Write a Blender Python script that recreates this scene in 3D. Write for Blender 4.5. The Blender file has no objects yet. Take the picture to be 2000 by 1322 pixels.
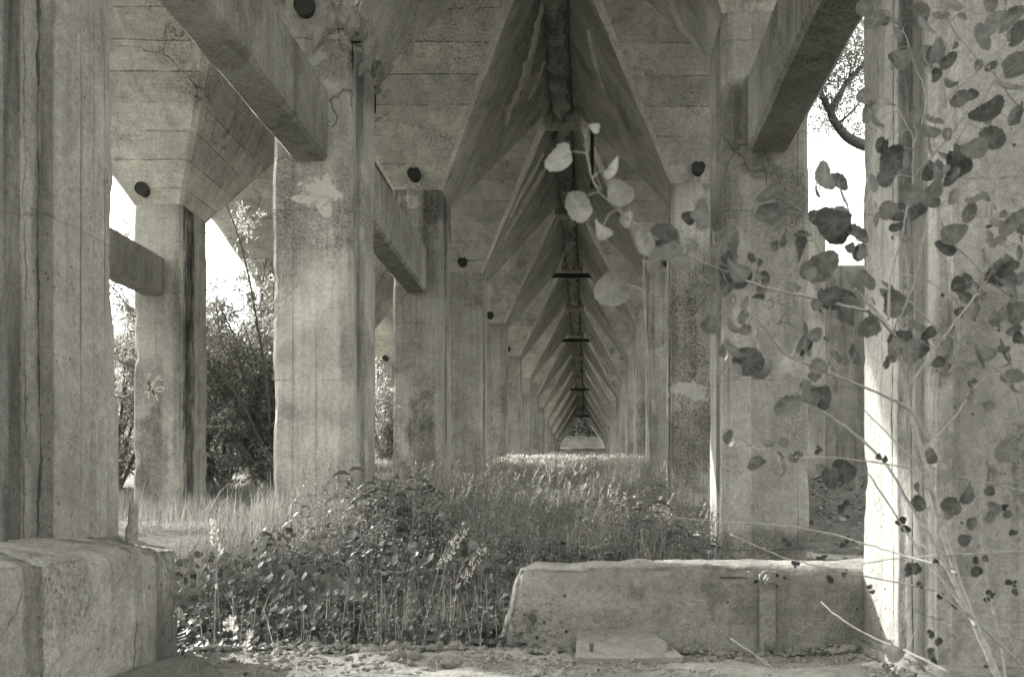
import bpy, math, random
import numpy as np
from mathutils import Vector, Matrix, noise as mn

# ------------------------------------------------------------------ camera, world, sun, exposure
S = bpy.context.scene
COL = S.collection
F = 1960.0; VX = 1148.0; VY = 987.0          # lens in photo pixels, where the aisle vanishes
cam = bpy.data.cameras.new("camera"); camo = bpy.data.objects.new("camera", cam); COL.objects.link(camo)
cam.sensor_width = 36.0; cam.lens = 36.0*F/2000.0
cam.shift_x = -(VX-1000)/2000.0; cam.shift_y = (VY-661)/2000.0
cam.clip_start = 0.05; cam.clip_end = 2000
cam.dof.use_dof = True; cam.dof.focus_distance = 8.5; cam.dof.aperture_fstop = 7.0
camo.location = (0, 0, 0); camo.rotation_euler = (math.radians(90), 0, 0)
S.camera = camo

SUN_AZ = math.radians(49.0)      # left of the aisle's direction
SUN_EL = math.radians(24.6)
W = bpy.data.worlds.new("World"); S.world = W; W.use_nodes = True
nt = W.node_tree; bg = nt.nodes["Background"]
sky = nt.nodes.new("ShaderNodeTexSky"); sky.sky_type = 'NISHITA'; sky.sun_disc = False
sky.sun_elevation = SUN_EL; sky.sun_rotation = -SUN_AZ
sky.air_density = 1.3; sky.dust_density = 4.0; sky.ozone_density = 1.0
bw = nt.nodes.new("ShaderNodeRGBToBW")
tint = nt.nodes.new("ShaderNodeMixRGB"); tint.blend_type = 'MULTIPLY'; tint.inputs[0].default_value = 1
tint.inputs[2].default_value = (1.0, 0.992, 0.95, 1)
nt.links.new(sky.outputs[0], bw.inputs[0]); nt.links.new(bw.outputs[0], tint.inputs[1])
nt.links.new(tint.outputs[0], bg.inputs[0]); bg.inputs[1].default_value = 0.15

sun = bpy.data.lights.new("sun", 'SUN'); suno = bpy.data.objects.new("sun", sun); COL.objects.link(suno)
sun.energy = 2.0; sun.angle = math.radians(0.6); sun.color = (1, .99, .95)
sd = Vector((-math.sin(SUN_AZ)*math.cos(SUN_EL), math.cos(SUN_AZ)*math.cos(SUN_EL), math.sin(SUN_EL)))
suno.rotation_euler = sd.to_track_quat('Z', 'Y').to_euler(); suno.location = sd*60
S.view_settings.view_transform = 'Standard'; S.view_settings.look = 'None'
S.view_settings.exposure = 2.52; S.view_settings.gamma = 1
S.render.engine = 'CYCLES'
S.cycles.max_bounces = 10; S.cycles.diffuse_bounces = 8; S.cycles.transmission_bounces = 6
S.cycles.transparent_max_bounces = 8; S.cycles.use_denoising = True
S.cycles.caustics_reflective = False; S.cycles.caustics_refractive = False

# ------------------------------------------------------------------ helpers
TINT = (1.0, 0.988, 0.89)
def g(v): return (v*TINT[0], v*TINT[1], v*TINT[2], 1)
def P(px, py, Z): return Vector(((px-VX)*Z/F, Z, (VY-py)*Z/F))

class MB:
    def __init__(s): s.v = []; s.f = []; s.t = []
    def add(s, vs, fs, tone=.5):
        b = len(s.v); s.v += [tuple(p) for p in vs]; s.f += [tuple(b+i for i in f) for f in fs]
        s.t += [tone]*len(vs)
    def box(s, x0, x1, y0, y1, z0, z1, tone=.5):
        s.add([(x0,y0,z0),(x1,y0,z0),(x1,y1,z0),(x0,y1,z0),(x0,y0,z1),(x1,y0,z1),(x1,y1,z1),(x0,y1,z1)],
              [(0,3,2,1),(4,5,6,7),(0,1,5,4),(1,2,6,5),(2,3,7,6),(3,0,4,7)], tone)
    def tube(s, pts, rad, n=6, tone=.5, cap=True):
        pts = [Vector(p) for p in pts]
        if len(pts) < 2: return
        vs = []; fs = []
        up = Vector((0.13, 0.37, 0.92))
        for i, p in enumerate(pts):
            d = (pts[min(i+1, len(pts)-1)] - pts[max(i-1, 0)])
            if d.length < 1e-9: d = Vector((0,0,1))
            d.normalize(); a = d.cross(up)
            if a.length < .05: a = d.cross(Vector((1,0,0)))
            a.normalize(); b = d.cross(a)
            r = rad[i] if hasattr(rad, '__len__') else rad
            for k in range(n):
                t = 2*math.pi*k/n; vs.append(p + a*math.cos(t)*r + b*math.sin(t)*r)
        for i in range(len(pts)-1):
            for k in range(n):
                k2 = (k+1) % n; fs.append((i*n+k, i*n+k2, (i+1)*n+k2, (i+1)*n+k))
        if cap: fs.append(tuple(range(n))[::-1]); fs.append(tuple((len(pts)-1)*n+k for k in range(n)))
        s.add(vs, fs, tone)
    def build(s, name, mat, parent=None, smooth=False):
        me = bpy.data.meshes.new(name); me.from_pydata(s.v, [], s.f); me.update()
        at = me.attributes.new("tone", 'FLOAT', 'POINT'); at.data.foreach_set("value", np.array(s.t, dtype=np.float32))
        if smooth: me.polygons.foreach_set("use_smooth", [True]*len(me.polygons))
        me.materials.append(mat)
        o = bpy.data.objects.new(name, me); COL.objects.link(o)
        if parent: o.parent = parent; o.matrix_parent_inverse = Matrix.Translation(-parent.location)
        return o
def empty(name, loc=(0,0,0)):
    o = bpy.data.objects.new(name, None); COL.objects.link(o); o.location = loc; return o
def tag(o, label=None, cat=None, group=None, kind=None):
    if label: o["label"] = label
    if cat: o["category"] = cat
    if group: o["group"] = group
    if kind: o["kind"] = kind
    return o
def cv(*p):   # smooth a polyline
    p = [Vector(a) for a in p]; out = []
    for i in range(len(p)-1):
        a, b, c, d = p[max(i-1,0)], p[i], p[i+1], p[min(i+2, len(p)-1)]
        for j in range(5):
            t = j/5; out.append(.5*((2*b)+(c-a)*t+(2*a-5*b+4*c-d)*t*t+(3*b-a-3*c+d)*t*t*t))
    out.append(p[-1]); return [tuple(q_) for q_ in out]
def fb(x, y, z, s=1.0, o=4): return mn.fractal(Vector((x*s, y*s, z*s)), 1.0, 2.1, o)

# ------------------------------------------------------------------ materials
class N:
    def __init__(s, name):
        s.m = bpy.data.materials.new(name); s.m.use_nodes = True; s.t = s.m.node_tree
        s.b = s.t.nodes["Principled BSDF"]; s.out = s.t.nodes["Material Output"]
        s.b.inputs["Specular IOR Level"].default_value = .2
    def n(s, k, **kw):
        o = s.t.nodes.new(k)
        for a, b in kw.items(): setattr(o, a, b)
        return o
    def l(s, a, b): s.t.links.new(a, b)
    def pos(s):
        if not hasattr(s, '_p'): s._p = s.n("ShaderNodeNewGeometry").outputs["Position"]
        return s._p
    def mp(s, sc, off=(0,0,0), src=None):
        m = s.n("ShaderNodeMapping"); m.inputs["Scale"].default_value = sc; m.inputs["Location"].default_value = off
        s.l(src or s.pos(), m.inputs[0]); return m.outputs[0]
    def noise(s, sc, det=5, rough=.6, vec=None, dist=0):
        o = s.n("ShaderNodeTexNoise"); o.inputs["Scale"].default_value = sc; o.inputs["Detail"].default_value = det
        o.inputs["Roughness"].default_value = rough; o.inputs["Distortion"].default_value = dist
        s.l(vec or s.pos(), o.inputs["Vector"]); return o.outputs["Fac"]
    def math(s, op, a, b=None, c=None, clamp=False):
        o = s.n("ShaderNodeMath", operation=op, use_clamp=clamp)
        for i, v in enumerate((a, b, c)):
            if v is None: continue
            if isinstance(v, (int, float)): o.inputs[i].default_value = v
            else: s.l(v, o.inputs[i])
        return o.outputs[0]
    def ramp(s, v, a, b, c=0.0, d=1.0, smooth=True):
        o = s.n("ShaderNodeMapRange"); o.interpolation_type = 'SMOOTHSTEP' if smooth else 'LINEAR'
        s.l(v, o.inputs[0])
        for i, x in enumerate((a, b, c, d)): o.inputs[i+1].default_value = x
        return o.outputs[0]
    def lerp(s, f, a, b):      # scalar mix
        return s.math('ADD', s.math('MULTIPLY', s.math('SUBTRACT', b, a), f), a)
    def gray(s, v):
        o = s.n("ShaderNodeCombineColor")
        for i in range(3):
            s.l(s.math('MULTIPLY', v, TINT[i]), o.inputs[i])
        return o.outputs[0]

def concrete(name, base=.36, boards=0, streak=.5, dirt=.5, pits=.35, crack=0.4, lime=.5, seed=0, bump=1.0,
             extra=None, low=None):
    q = N(name); o = (seed*7.3, seed*3.1, seed*5.7)
    p = q.mp((1,1,1), o)
    sep = q.n("ShaderNodeSeparateXYZ"); q.l(q.pos(), sep.inputs[0]); X, Y, Z = sep.outputs
    big = q.noise(.55, 6, .6, p); mid = q.noise(2.3, 9, .68, p); fine = q.noise(34, 5, .7, p); grit = q.noise(150, 3, .7, p)
    st = q.noise(1.0, 7, .62, q.mp((7, 7, .38), o)); st2 = q.noise(1.0, 5, .6, q.mp((26, 26, .9), o))
    v = q.math('MULTIPLY', base, q.ramp(big, .3, .7, .80, 1.17))
    v = q.math('MULTIPLY', v, q.ramp(mid, .3, .72, .78, 1.18))
    v = q.math('MULTIPLY', v, q.ramp(fine, .3, .7, .84, 1.15))
    v = q.math('MULTIPLY', v, q.ramp(grit, .3, .7, .8, 1.2))
    # water streaks down the face
    sm = q.math('MULTIPLY', q.ramp(st, .50, .68), q.ramp(q.noise(.8, 4, .6, q.mp((1,1,.6), (o[0]+4, 2, 1))), .40, .58))
    v = q.math('MULTIPLY', v, q.ramp(q.math('MULTIPLY', sm, streak), 0, 1, 1, .42, False))
    v = q.math('MULTIPLY', v, q.ramp(st2, .35, .7, 1+.10*streak, 1-.16*streak))
    # peppery lichen / mould in patches
    pm = q.math('MULTIPLY', q.ramp(q.noise(48, 3, .75, p), .50, .60), q.ramp(q.noise(1.4, 6, .65, q.mp((1,1,.55), (o[0]+9, 5, 3))), .51, .585))
    v = q.math('MULTIPLY', v, q.ramp(q.math('MULTIPLY', pm, dirt), 0, 1, 1, .30, False))
    dm = q.math('MULTIPLY', q.ramp(q.noise(1.1, 8, .7, q.mp((1,1,.7), (o[0]+19, 8, 1))), .565, .615), dirt)
    v = q.math('MULTIPLY', v, q.ramp(dm, 0, 1, 1, .62, False))
    # lime wash / spalled fresh concrete patches
    lm = q.math('MULTIPLY', q.ramp(q.noise(1.7, 7, .62, q.mp((1,1,.8), (o[0]+31, 3, 7)), .6), .585, .62), lime)
    v = q.lerp(q.math('MULTIPLY', lm, .75), v, base*1.32)
    h = q.math('MULTIPLY', fine, .35)
    h = q.math('ADD', h, q.math('MULTIPLY', mid, 1.6)); h = q.math('ADD', h, q.math('MULTIPLY', grit, .12))
    h = q.math('SUBTRACT', h, q.math('MULTIPLY', lm, .12))
    if pits:
        vo = q.n("ShaderNodeTexVoronoi"); vo.inputs["Scale"].default_value = 21; q.l(p, vo.inputs["Vector"])
        pt = q.math('MULTIPLY', q.ramp(vo.outputs["Distance"], .07, .15, 1, 0), q.ramp(q.noise(3, 3, .5, p), .45, .6))
        v = q.math('MULTIPLY', v, q.ramp(q.math('MULTIPLY', pt, pits), 0, 1, 1, .25, False))
        h = q.math('SUBTRACT', h, q.math('MULTIPLY', pt, .5))
    if crack:
        wv = q.n("ShaderNodeVectorMath", operation='ADD'); sc = q.n("ShaderNodeVectorMath", operation='SCALE')
        nn = q.n("ShaderNodeTexNoise"); nn.inputs["Scale"].default_value = 3.5; nn.inputs["Detail"].default_value = 6; q.l(p, nn.inputs["Vector"])
        q.l(nn.outputs["Color"], sc.inputs[0]); sc.inputs["Scale"].default_value = .45
        q.l(p, wv.inputs[0]); q.l(sc.outputs[0], wv.inputs[1])
        vc = q.n("ShaderNodeTexVoronoi", feature='DISTANCE_TO_EDGE'); vc.inputs["Scale"].default_value = .62; q.l(wv.outputs[0], vc.inputs["Vector"])
        cm = q.math('MULTIPLY', q.ramp(vc.outputs["Distance"], .0015, .007, 1, 0), q.ramp(q.noise(.9, 3, .5, q.mp((1,1,1),(o[0]+2,1,6))), .50, .58))
        cm = q.math('MULTIPLY', cm, crack)
        v = q.math('MULTIPLY', v, q.ramp(cm, 0, 1, 1, .3, False)); h = q.math('SUBTRACT', h, q.math('MULTIPLY', cm, .8))
    if boards:
        zz = q.math('DIVIDE', q.math('ADD', Z, q.math('MULTIPLY', q.noise(1.2, 3, .5, p), .05)), boards)
        fr = q.math('FRACT', zz); fl = q.math('FLOOR', zz)
        ed = q.math('MINIMUM', fr, q.math('SUBTRACT', 1.0, fr))
        wob = q.noise(14, 3, .6, p)
        ln = q.math('MULTIPLY', q.ramp(ed, .004, .026, 1, 0), q.ramp(q.math('ADD', wob, q.math('MULTIPLY', q.noise(1.3, 3, .6, p), 1.1)), .92, 1.22))
        v = q.math('MULTIPLY', v, q.ramp(ln, 0, 1, 1, .5, False))
        wn = q.n("ShaderNodeTexWhiteNoise", noise_dimensions='1D'); q.l(fl, wn.inputs["W"])
        v = q.math('MULTIPLY', v, q.ramp(wn.outputs["Value"], 0, 1, .91, 1.08, False))
        gr = q.noise(1, 5, .6, q.mp((2.2, 2.2, 60), o)); v = q.math('MULTIPLY', v, q.ramp(gr, .3, .7, 1.06, .93))
        h = q.math('SUBTRACT', h, q.math('MULTIPLY', ln, .9)); h = q.math('ADD', h, q.math('MULTIPLY', wn.outputs["Value"], .25))
        h = q.math('ADD', h, q.math('MULTIPLY', gr, .15))
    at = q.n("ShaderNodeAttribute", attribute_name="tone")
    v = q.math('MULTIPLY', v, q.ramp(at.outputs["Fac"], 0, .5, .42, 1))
    if not boards and streak >= .35:      # faint vertical form-board seams and pour joints
        sx = q.math('DIVIDE', q.math('ADD', q.math('ADD', X, Y), q.math('MULTIPLY', q.noise(1, 3, .5, q.mp((3,3,.5), o)), .03)), .185)
        fr = q.math('FRACT', sx); ed = q.math('MINIMUM', fr, q.math('SUBTRACT', 1.0, fr))
        vl = q.math('MULTIPLY', q.ramp(ed, .01, .05, 1, 0), q.ramp(q.noise(1, 4, .6, q.mp((4,4,.7), (o[0]+3,0,0))), .46, .66))
        w1 = q.n("ShaderNodeTexWhiteNoise", noise_dimensions='1D'); q.l(q.math('FLOOR', sx), w1.inputs["W"])
        v = q.math('MULTIPLY', v, q.ramp(w1.outputs["Value"], 0, 1, .92, 1.08, False)); v = q.math('MULTIPLY', v, q.ramp(vl, 0, 1, 1, .78, False))
        zj = q.math('DIVIDE', q.math('ADD', Z, q.math('ADD', .33, q.math('MULTIPLY', q.noise(2.2, 4, .6, p), .06))), 1.37); fj = q.math('FRACT', zj)
        ej = q.math('MINIMUM', fj, q.math('SUBTRACT', 1.0, fj)); jl = q.math('MULTIPLY', q.ramp(ej, .001, .006, 1, 0), q.ramp(q.noise(2.5, 4, .6, p), .42, .56))
        v = q.math('MULTIPLY', v, q.ramp(jl, 0, 1, 1, .84 if name.startswith('near') else .74, False))
        h = q.math('SUBTRACT', h, q.math('ADD', q.math('MULTIPLY', vl, .4), q.math('MULTIPLY', jl, .08 if name.startswith('near') else .3)))
    if extra: v, h = extra(q, v, h, X, Y, Z, p)
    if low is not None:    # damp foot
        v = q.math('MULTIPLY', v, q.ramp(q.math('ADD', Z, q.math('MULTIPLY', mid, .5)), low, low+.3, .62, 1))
    q.l(q.gray(v), q.b.inputs["Base Color"]); q.b.inputs["Roughness"].default_value = .93
    bp = q.n("ShaderNodeBump"); bp.inputs["Strength"].default_value = .75*bump; bp.inputs["Distance"].default_value = .022
    q.l(h, bp.inputs["Height"]); q.l(bp.outputs[0], q.b.inputs["Normal"])
    return q.m

def vcrack(y0, wid, depth=1.0, wig=.10, zlo=-9, zhi=9, dark=.3, seed=0):
    """a long vertical crack in the aisle face at depth y0"""
    def fn(q, v, h, X, Y, Z, p):
        w = q.noise(1.0, 8, .72, q.mp((.01, .01, 2.1), (seed, seed*2, 1)))
        d = q.math('ABSOLUTE', q.math('SUBTRACT', Y, q.math('ADD', y0-wig*.5, q.math('MULTIPLY', w, wig))))
        wd = q.math('MULTIPLY', q.ramp(q.noise(1, 6, .7, q.mp((.01, 6, 3.2), (0, 0, seed))), .38, .70, .12, 1), wid)
        m = q.ramp(q.math('DIVIDE', d, wd), .55, 1.0, 1, 0)
        v = q.math('MULTIPLY', v, q.ramp(m, 0, 1, 1, dark, False)); h = q.math('SUBTRACT', h, q.math('MULTIPLY', m, 1.3*depth))
        return v, h
    return fn
def band(axis, lo, hi, soft, mul, rough=0.0, wob=.05):
    """a stained or scaled vertical band of the surface itself"""
    def fn(q, v, h, X, Y, Z, p):
        a = (X, Y, Z)[axis]; n_ = q.noise(1, 6, .7, q.mp((5, 5, .8) if axis < 2 else (1.5,1.5,4)))
        a = q.math('ADD', a, q.math('MULTIPLY', q.math('SUBTRACT', n_, .5), wob))
        m = q.math('MULTIPLY', q.ramp(a, lo-soft, lo), q.ramp(a, hi, hi+soft, 1, 0))
        m2 = q.math('MULTIPLY', m, q.ramp(q.noise(1, 6, .7, q.mp((14,14,3))), .35, .6))
        v = q.math('MULTIPLY', v, q.ramp(m2, 0, 1, 1, mul, False))
        if rough: h = q.math('ADD', h, q.math('MULTIPLY', q.math('MULTIPLY', q.noise(9, 7, .75, p), m), rough))
        return v, h
    return fn
def spots(L):
    """stains and bare patches with a shape of their own: (px, py, rx, ry, Z, multiplier, pepper)"""
    def fn(q, v, h, X, Y, Z, p):
        wob = q.noise(3.2, 8, .72, q.mp((1,1,1), (3,1,8))); pep = q.ramp(q.noise(44, 4, .8, p), .46, .56); wob2 = q.noise(8.5, 8, .68, q.mp((1,1,1), (5,2,4)))
        for (px, py, rx, ry, D, mul, pp) in L:
            c = P(px, py, D); rx_, rz_ = rx*D/F, ry*D/F
            dx = q.math('DIVIDE', q.math('SUBTRACT', X, c.x), rx_); dz = q.math('DIVIDE', q.math('SUBTRACT', Z, c.z), rz_)
            d = q.math('SQRT', q.math('ADD', q.math('MULTIPLY', dx, dx), q.math('MULTIPLY', dz, dz)))
            d = q.math('ADD', d, q.math('MULTIPLY', q.math('SUBTRACT', wob2 if mul > 2 else wob, .5), 3.2 if mul > 2 else 2.6))
            m = q.ramp(d, .75, 1.0 if not pp else 1.25, 1, 0)
            if pp: m = q.math('MULTIPLY', m, q.lerp(pep, 1-pp, 1.0))
            if mul > 2: v = q.lerp(m, v, q.math('MULTIPLY', q.ramp(wob, .3, .7, .9, 1.08), mul-2)); h = q.math('SUBTRACT', h, q.math('MULTIPLY', m, .5))
            else: v = q.math('MULTIPLY', v, q.ramp(m, 0, 1, 1, mul, False))
        return v, h
    return fn
def chain(*fs):
    def fn(q, v, h, X, Y, Z, p):
        for f in fs: v, h = f(q, v, h, X, Y, Z, p)
        return v, h
    return fn

def leafmat(name, a, b, trans=.35, rough=.55):
    q = N(name); at = q.n("ShaderNodeAttribute", attribute_name="tone")
    v = q.lerp(at.outputs["Fac"], a, b); v = q.math('MULTIPLY', v, q.ramp(q.noise(60, 3, .6), .3, .7, .85, 1.15))
    c = q.gray(v); q.l(c, q.b.inputs["Base Color"]); q.b.inputs["Roughness"].default_value = rough
    tr = q.n("ShaderNodeBsdfTranslucent"); q.l(c, tr.inputs[0])
    mx = q.n("ShaderNodeMixShader"); mx.inputs[0].default_value = trans
    q.l(q.b.outputs[0], mx.inputs[1]); q.l(tr.outputs[0], mx.inputs[2]); q.l(mx.outputs[0], q.out.inputs[0])
    return q.m
def simple(name, v, rough=.8, nsc=30, amp=.25, bump=.3, metal=0):
    q = N(name); n1 = q.noise(nsc, 6, .7); x = q.math('MULTIPLY', v, q.ramp(n1, .3, .7, 1-amp, 1+amp))
    q.l(q.gray(x), q.b.inputs["Base Color"]); q.b.inputs["Roughness"].default_value = rough; q.b.inputs["Metallic"].default_value = metal
    bp = q.n("ShaderNodeBump"); bp.inputs["Strength"].default_value = bump; bp.inputs["Distance"].default_value = .01
    q.l(n1, bp.inputs["Height"]); q.l(bp.outputs[0], q.b.inputs["Normal"]); return q.m

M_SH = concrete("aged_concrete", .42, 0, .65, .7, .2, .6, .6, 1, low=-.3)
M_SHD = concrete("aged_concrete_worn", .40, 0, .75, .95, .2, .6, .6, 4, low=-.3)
M_CAP = concrete("board_marked_concrete", .57, .275, .45, .75, .5, .7, .4, 2)
M_RIM = concrete("pale_edge_concrete", .66, 0, .3, .4, .1, .5, .3, 26)
M_SIDE = concrete("smooth_stained_shaded_concrete", .42, 0, .30, .8, .1, .5, .9, 22)  # darker base than the fronts: shade of the heads' side faces painted in
M_BEAM = concrete("tie_beam_concrete", .32, 0, .6, .7, .1, .3, .2, 3)
M_RIDGE = concrete("lime_crusted_concrete", .34, 0, .9, .9, .1, .2, .9, 5, 1.6)
M_NL = concrete("near_left_concrete", .36, 0, .45, .45, .1, .15, .3, 6, 1.3,
        extra=chain(vcrack(3.445, .018, 1.4, .10, dark=.38, seed=3), vcrack(3.36, .006, .6, .16, dark=.5, seed=9),
                    band(1, 3.0, 3.31, .03, .72, 1.6), band(1, 3.80, 3.803, .004, .6, 0, 0)))
M_NR = concrete("near_right_concrete", .28, 0, .6, .6, 1.0, .2, .3, 7, 1.2,
        extra=chain(vcrack(3.585, .012, 1.3, .06, dark=.28, seed=5), band(1, 3.42, 3.52, .02, .5, 2.4), vcrack(3.30, .005, .6, .05, dark=.45, seed=11)))
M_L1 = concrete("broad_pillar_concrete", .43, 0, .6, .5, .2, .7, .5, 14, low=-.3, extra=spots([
    (556,360,26,70,8.1,.55,.6),(600,430,70,60,8.1,.72,.7),(672,400,22,90,8.1,.55,.7),(560,480,30,90,8.1,.68,.5),(660,300,26,50,8.1,1.35,.3),
    (600,580,75,60,8.1,1.18,.3),(560,690,20,30,8.1,.7,.4),(680,690,14,60,8.1,.68,.4),(560,800,20,16,8.1,.75,.4),(600,880,90,60,8.1,1.1,0),(640,120,60,45,8.1,.5,.5),(600,100,30,26,8.1,2.5,.2),(622,372,44,34,8.1,2.60,0),(634,404,18,26,8.1,2.60,0),(596,388,34,11,8.1,2.60,0)]))
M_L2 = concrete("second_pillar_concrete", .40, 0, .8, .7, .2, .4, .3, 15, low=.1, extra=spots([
    (822,850,28,95,13.1,.38,.5),(790,640,30,80,13.1,.7,.7),(845,400,28,40,13.1,.5,.5),(800,395,26,16,13.1,1.35,.2),(838,440,18,60,13.1,.5,.5),(830,800,18,22,13.1,1.3,0)]))
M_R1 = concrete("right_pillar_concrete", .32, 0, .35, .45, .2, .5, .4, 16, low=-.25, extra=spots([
    (1430,220,20,70,8.1,.6,.3),(1540,400,40,70,8.1,.6,.7),(1430,390,20,60,8.1,.62,.7),(1480,330,40,24,8.1,.55,.5),(1500,1060,90,26,8.1,.62,.4),(1575,700,10,300,8.1,.85,0)]))
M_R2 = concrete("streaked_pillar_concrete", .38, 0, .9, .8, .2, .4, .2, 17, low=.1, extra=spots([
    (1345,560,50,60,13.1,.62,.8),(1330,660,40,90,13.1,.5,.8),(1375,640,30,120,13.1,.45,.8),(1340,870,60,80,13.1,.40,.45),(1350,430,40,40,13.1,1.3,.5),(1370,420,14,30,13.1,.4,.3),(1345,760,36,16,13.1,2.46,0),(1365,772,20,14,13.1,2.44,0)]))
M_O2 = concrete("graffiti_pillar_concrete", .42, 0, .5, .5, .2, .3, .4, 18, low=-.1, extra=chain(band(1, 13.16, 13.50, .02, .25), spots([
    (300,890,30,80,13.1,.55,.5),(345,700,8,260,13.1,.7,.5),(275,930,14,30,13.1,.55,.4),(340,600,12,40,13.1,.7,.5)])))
M_PLINTH = concrete("plinth_concrete", .37, 0, .34, .5, .3, .25, .35, 8, 1.6,
        extra=chain(vcrack(3.53, .006, 1, .012, dark=.45, seed=2), band(1, 2.86, 2.93, .03, .72, 1.6, .12), band(1, 3.74, 3.9, .03, .5, .5), band(1, 3.53, 3.60, .01, .7)))
M_WALL = concrete("rough_wall_concrete", .30, 0, .25, .9, .8, .3, .35, 9, 2.2, extra=spots([
    (1040,1150,40,40,4,1.25,.4),(1150,1215,80,30,4,.75,.7),(1460,1160,40,60,4,.7,.5),(1430,1127,34,3,4,.35,0),(1560,1110,40,10,4,1.4,.2),(1500,1200,16,60,4,.8,.3),(1620,1180,60,50,4,.8,.6)]))
M_RUB = concrete("crumbled_concrete", .29, 0, .1, .35, .5, 0, .5, 10, 2.2)
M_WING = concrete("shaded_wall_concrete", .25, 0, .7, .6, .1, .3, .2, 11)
M_PAD = concrete("pale_mortar", .40, 0, .1, .5, .4, .3, .2, 25, 1.2)
M_IRON = simple("rusted_iron", .13, .75, 60, .4, .7)
M_PIPE = simple("dark_pipe", .05, .7, 60, .4, .5)
M_BOLT = simple("weathered_bolt_iron", .24, .7, 60, .3, .6)
M_SPRAY = simple("faded_spray_paint", .54, .9, 60, .1, .1)
M_SCRAWL = simple("dark_scrawl", .2, .9, 60, .2, .1)
M_BARK = simple("grey_bark", .16, .9, 40, .4, .9)
M_TWIG = simple("smooth_sapling_bark", .30, .7, 60, .25, .4)
M_LEAF = leafmat("poplar_leaf", .06, .27, .3)
M_WIL = leafmat("willow_leaf", .17, .55, .55, .3)
M_GRASS = leafmat("dry_grass", .09, .42, .35)
M_WEED = leafmat("weed_leaf", .05, .26, .25, .45)
M_COV = leafmat("ground_cover_leaf", .045, .19, .2, .5)
M_SEED = leafmat("pale_seed_head", .5, .75, .3)
M_FLO = leafmat("white_flower", .5, .8, .2)

# ------------------------------------------------------------------ ground
def lerpt(x, T):
    if x <= T[0][0]: return T[0][1]
    for (a, b), (c, d) in zip(T, T[1:]):
        if x <= c: return b+(d-b)*(x-a)/(c-a)
    return T[-1][1]
GL = [(0,-.62),(3.9,-.72),(4.6,-.66),(6,-.38),(8,-.16),(13,-.14),(18,.36),(25,.95),(69,3.9),(71.5,4.05),(80,9.3),(90,15),(140,24),(400,60)]
GR = [(0,-.56),(3.9,-.62),(5,-.62),(8,-.5),(9,-.45),(13,-.02),(18,.42),(25,.95),(69,3.9),(71.5,4.05),(80,9.3),(90,15),(140,24),(400,60)]
def ground(x, y):
    t = min(1, max(0, (x+1.2)/2.0)); t = t*t*(3-2*t)
    z = lerpt(y, GL)*(1-t) + lerpt(y, GR)*t
    if x > 1.9 and y < 5: z += .03
    return z
gx = sorted(set([-300,-200,-120,-80,-50,-35,-25,-20,-16]+[round(-13+.25*i,3) for i in range(93)]+[12,16,20,30,50,80,120,200,300]))
gy = sorted(set([-60,-30,-15,-8,-4,-2,-1]+[round(.22*i,3) for i in range(120)]+[round(26.5+1.0*i,3) for i in range(55)]+[85,90,100,110,120,140,170,220,300,400]))
m = MB(); vs = [(x, y, ground(x, y)+(.05*fb(x,y,0,.9)+.02*fb(x,y,3,4)) * (1 if y < 60 else 3)) for y in gy for x in gx]
nx = len(gx); m.add(vs, [(j*nx+i, j*nx+i+1, (j+1)*nx+i+1, (j+1)*nx+i) for j in range(len(gy)-1) for i in range(nx-1)])
q = N("dirt_and_litter"); a_ = q.noise(1.2, 7, .65); b_ = q.noise(26, 6, .75); c_ = q.noise(90, 4, .8)
v = q.math('MULTIPLY', .21, q.ramp(a_, .3, .7, .75, 1.25)); v = q.math('MULTIPLY', v, q.ramp(b_, .35, .65, .6, 1.35)); v = q.math('MULTIPLY', v, q.ramp(c_, .35, .65, .7, 1.3))
q.l(q.gray(v), q.b.inputs["Base Color"]); q.b.inputs["Roughness"].default_value = 1
bp = q.n("ShaderNodeBump"); bp.inputs["Strength"].default_value = 1; bp.inputs["Distance"].default_value = .05
q.l(q.math('ADD', b_, q.math('MULTIPLY', c_, .4)), bp.inputs["Height"]); q.l(bp.outputs[0], q.b.inputs["Normal"])
go = m.build("ground", q.m, smooth=True); tag(go, "bare dirt and litter under the concrete pillars", "ground", kind='structure')

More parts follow.
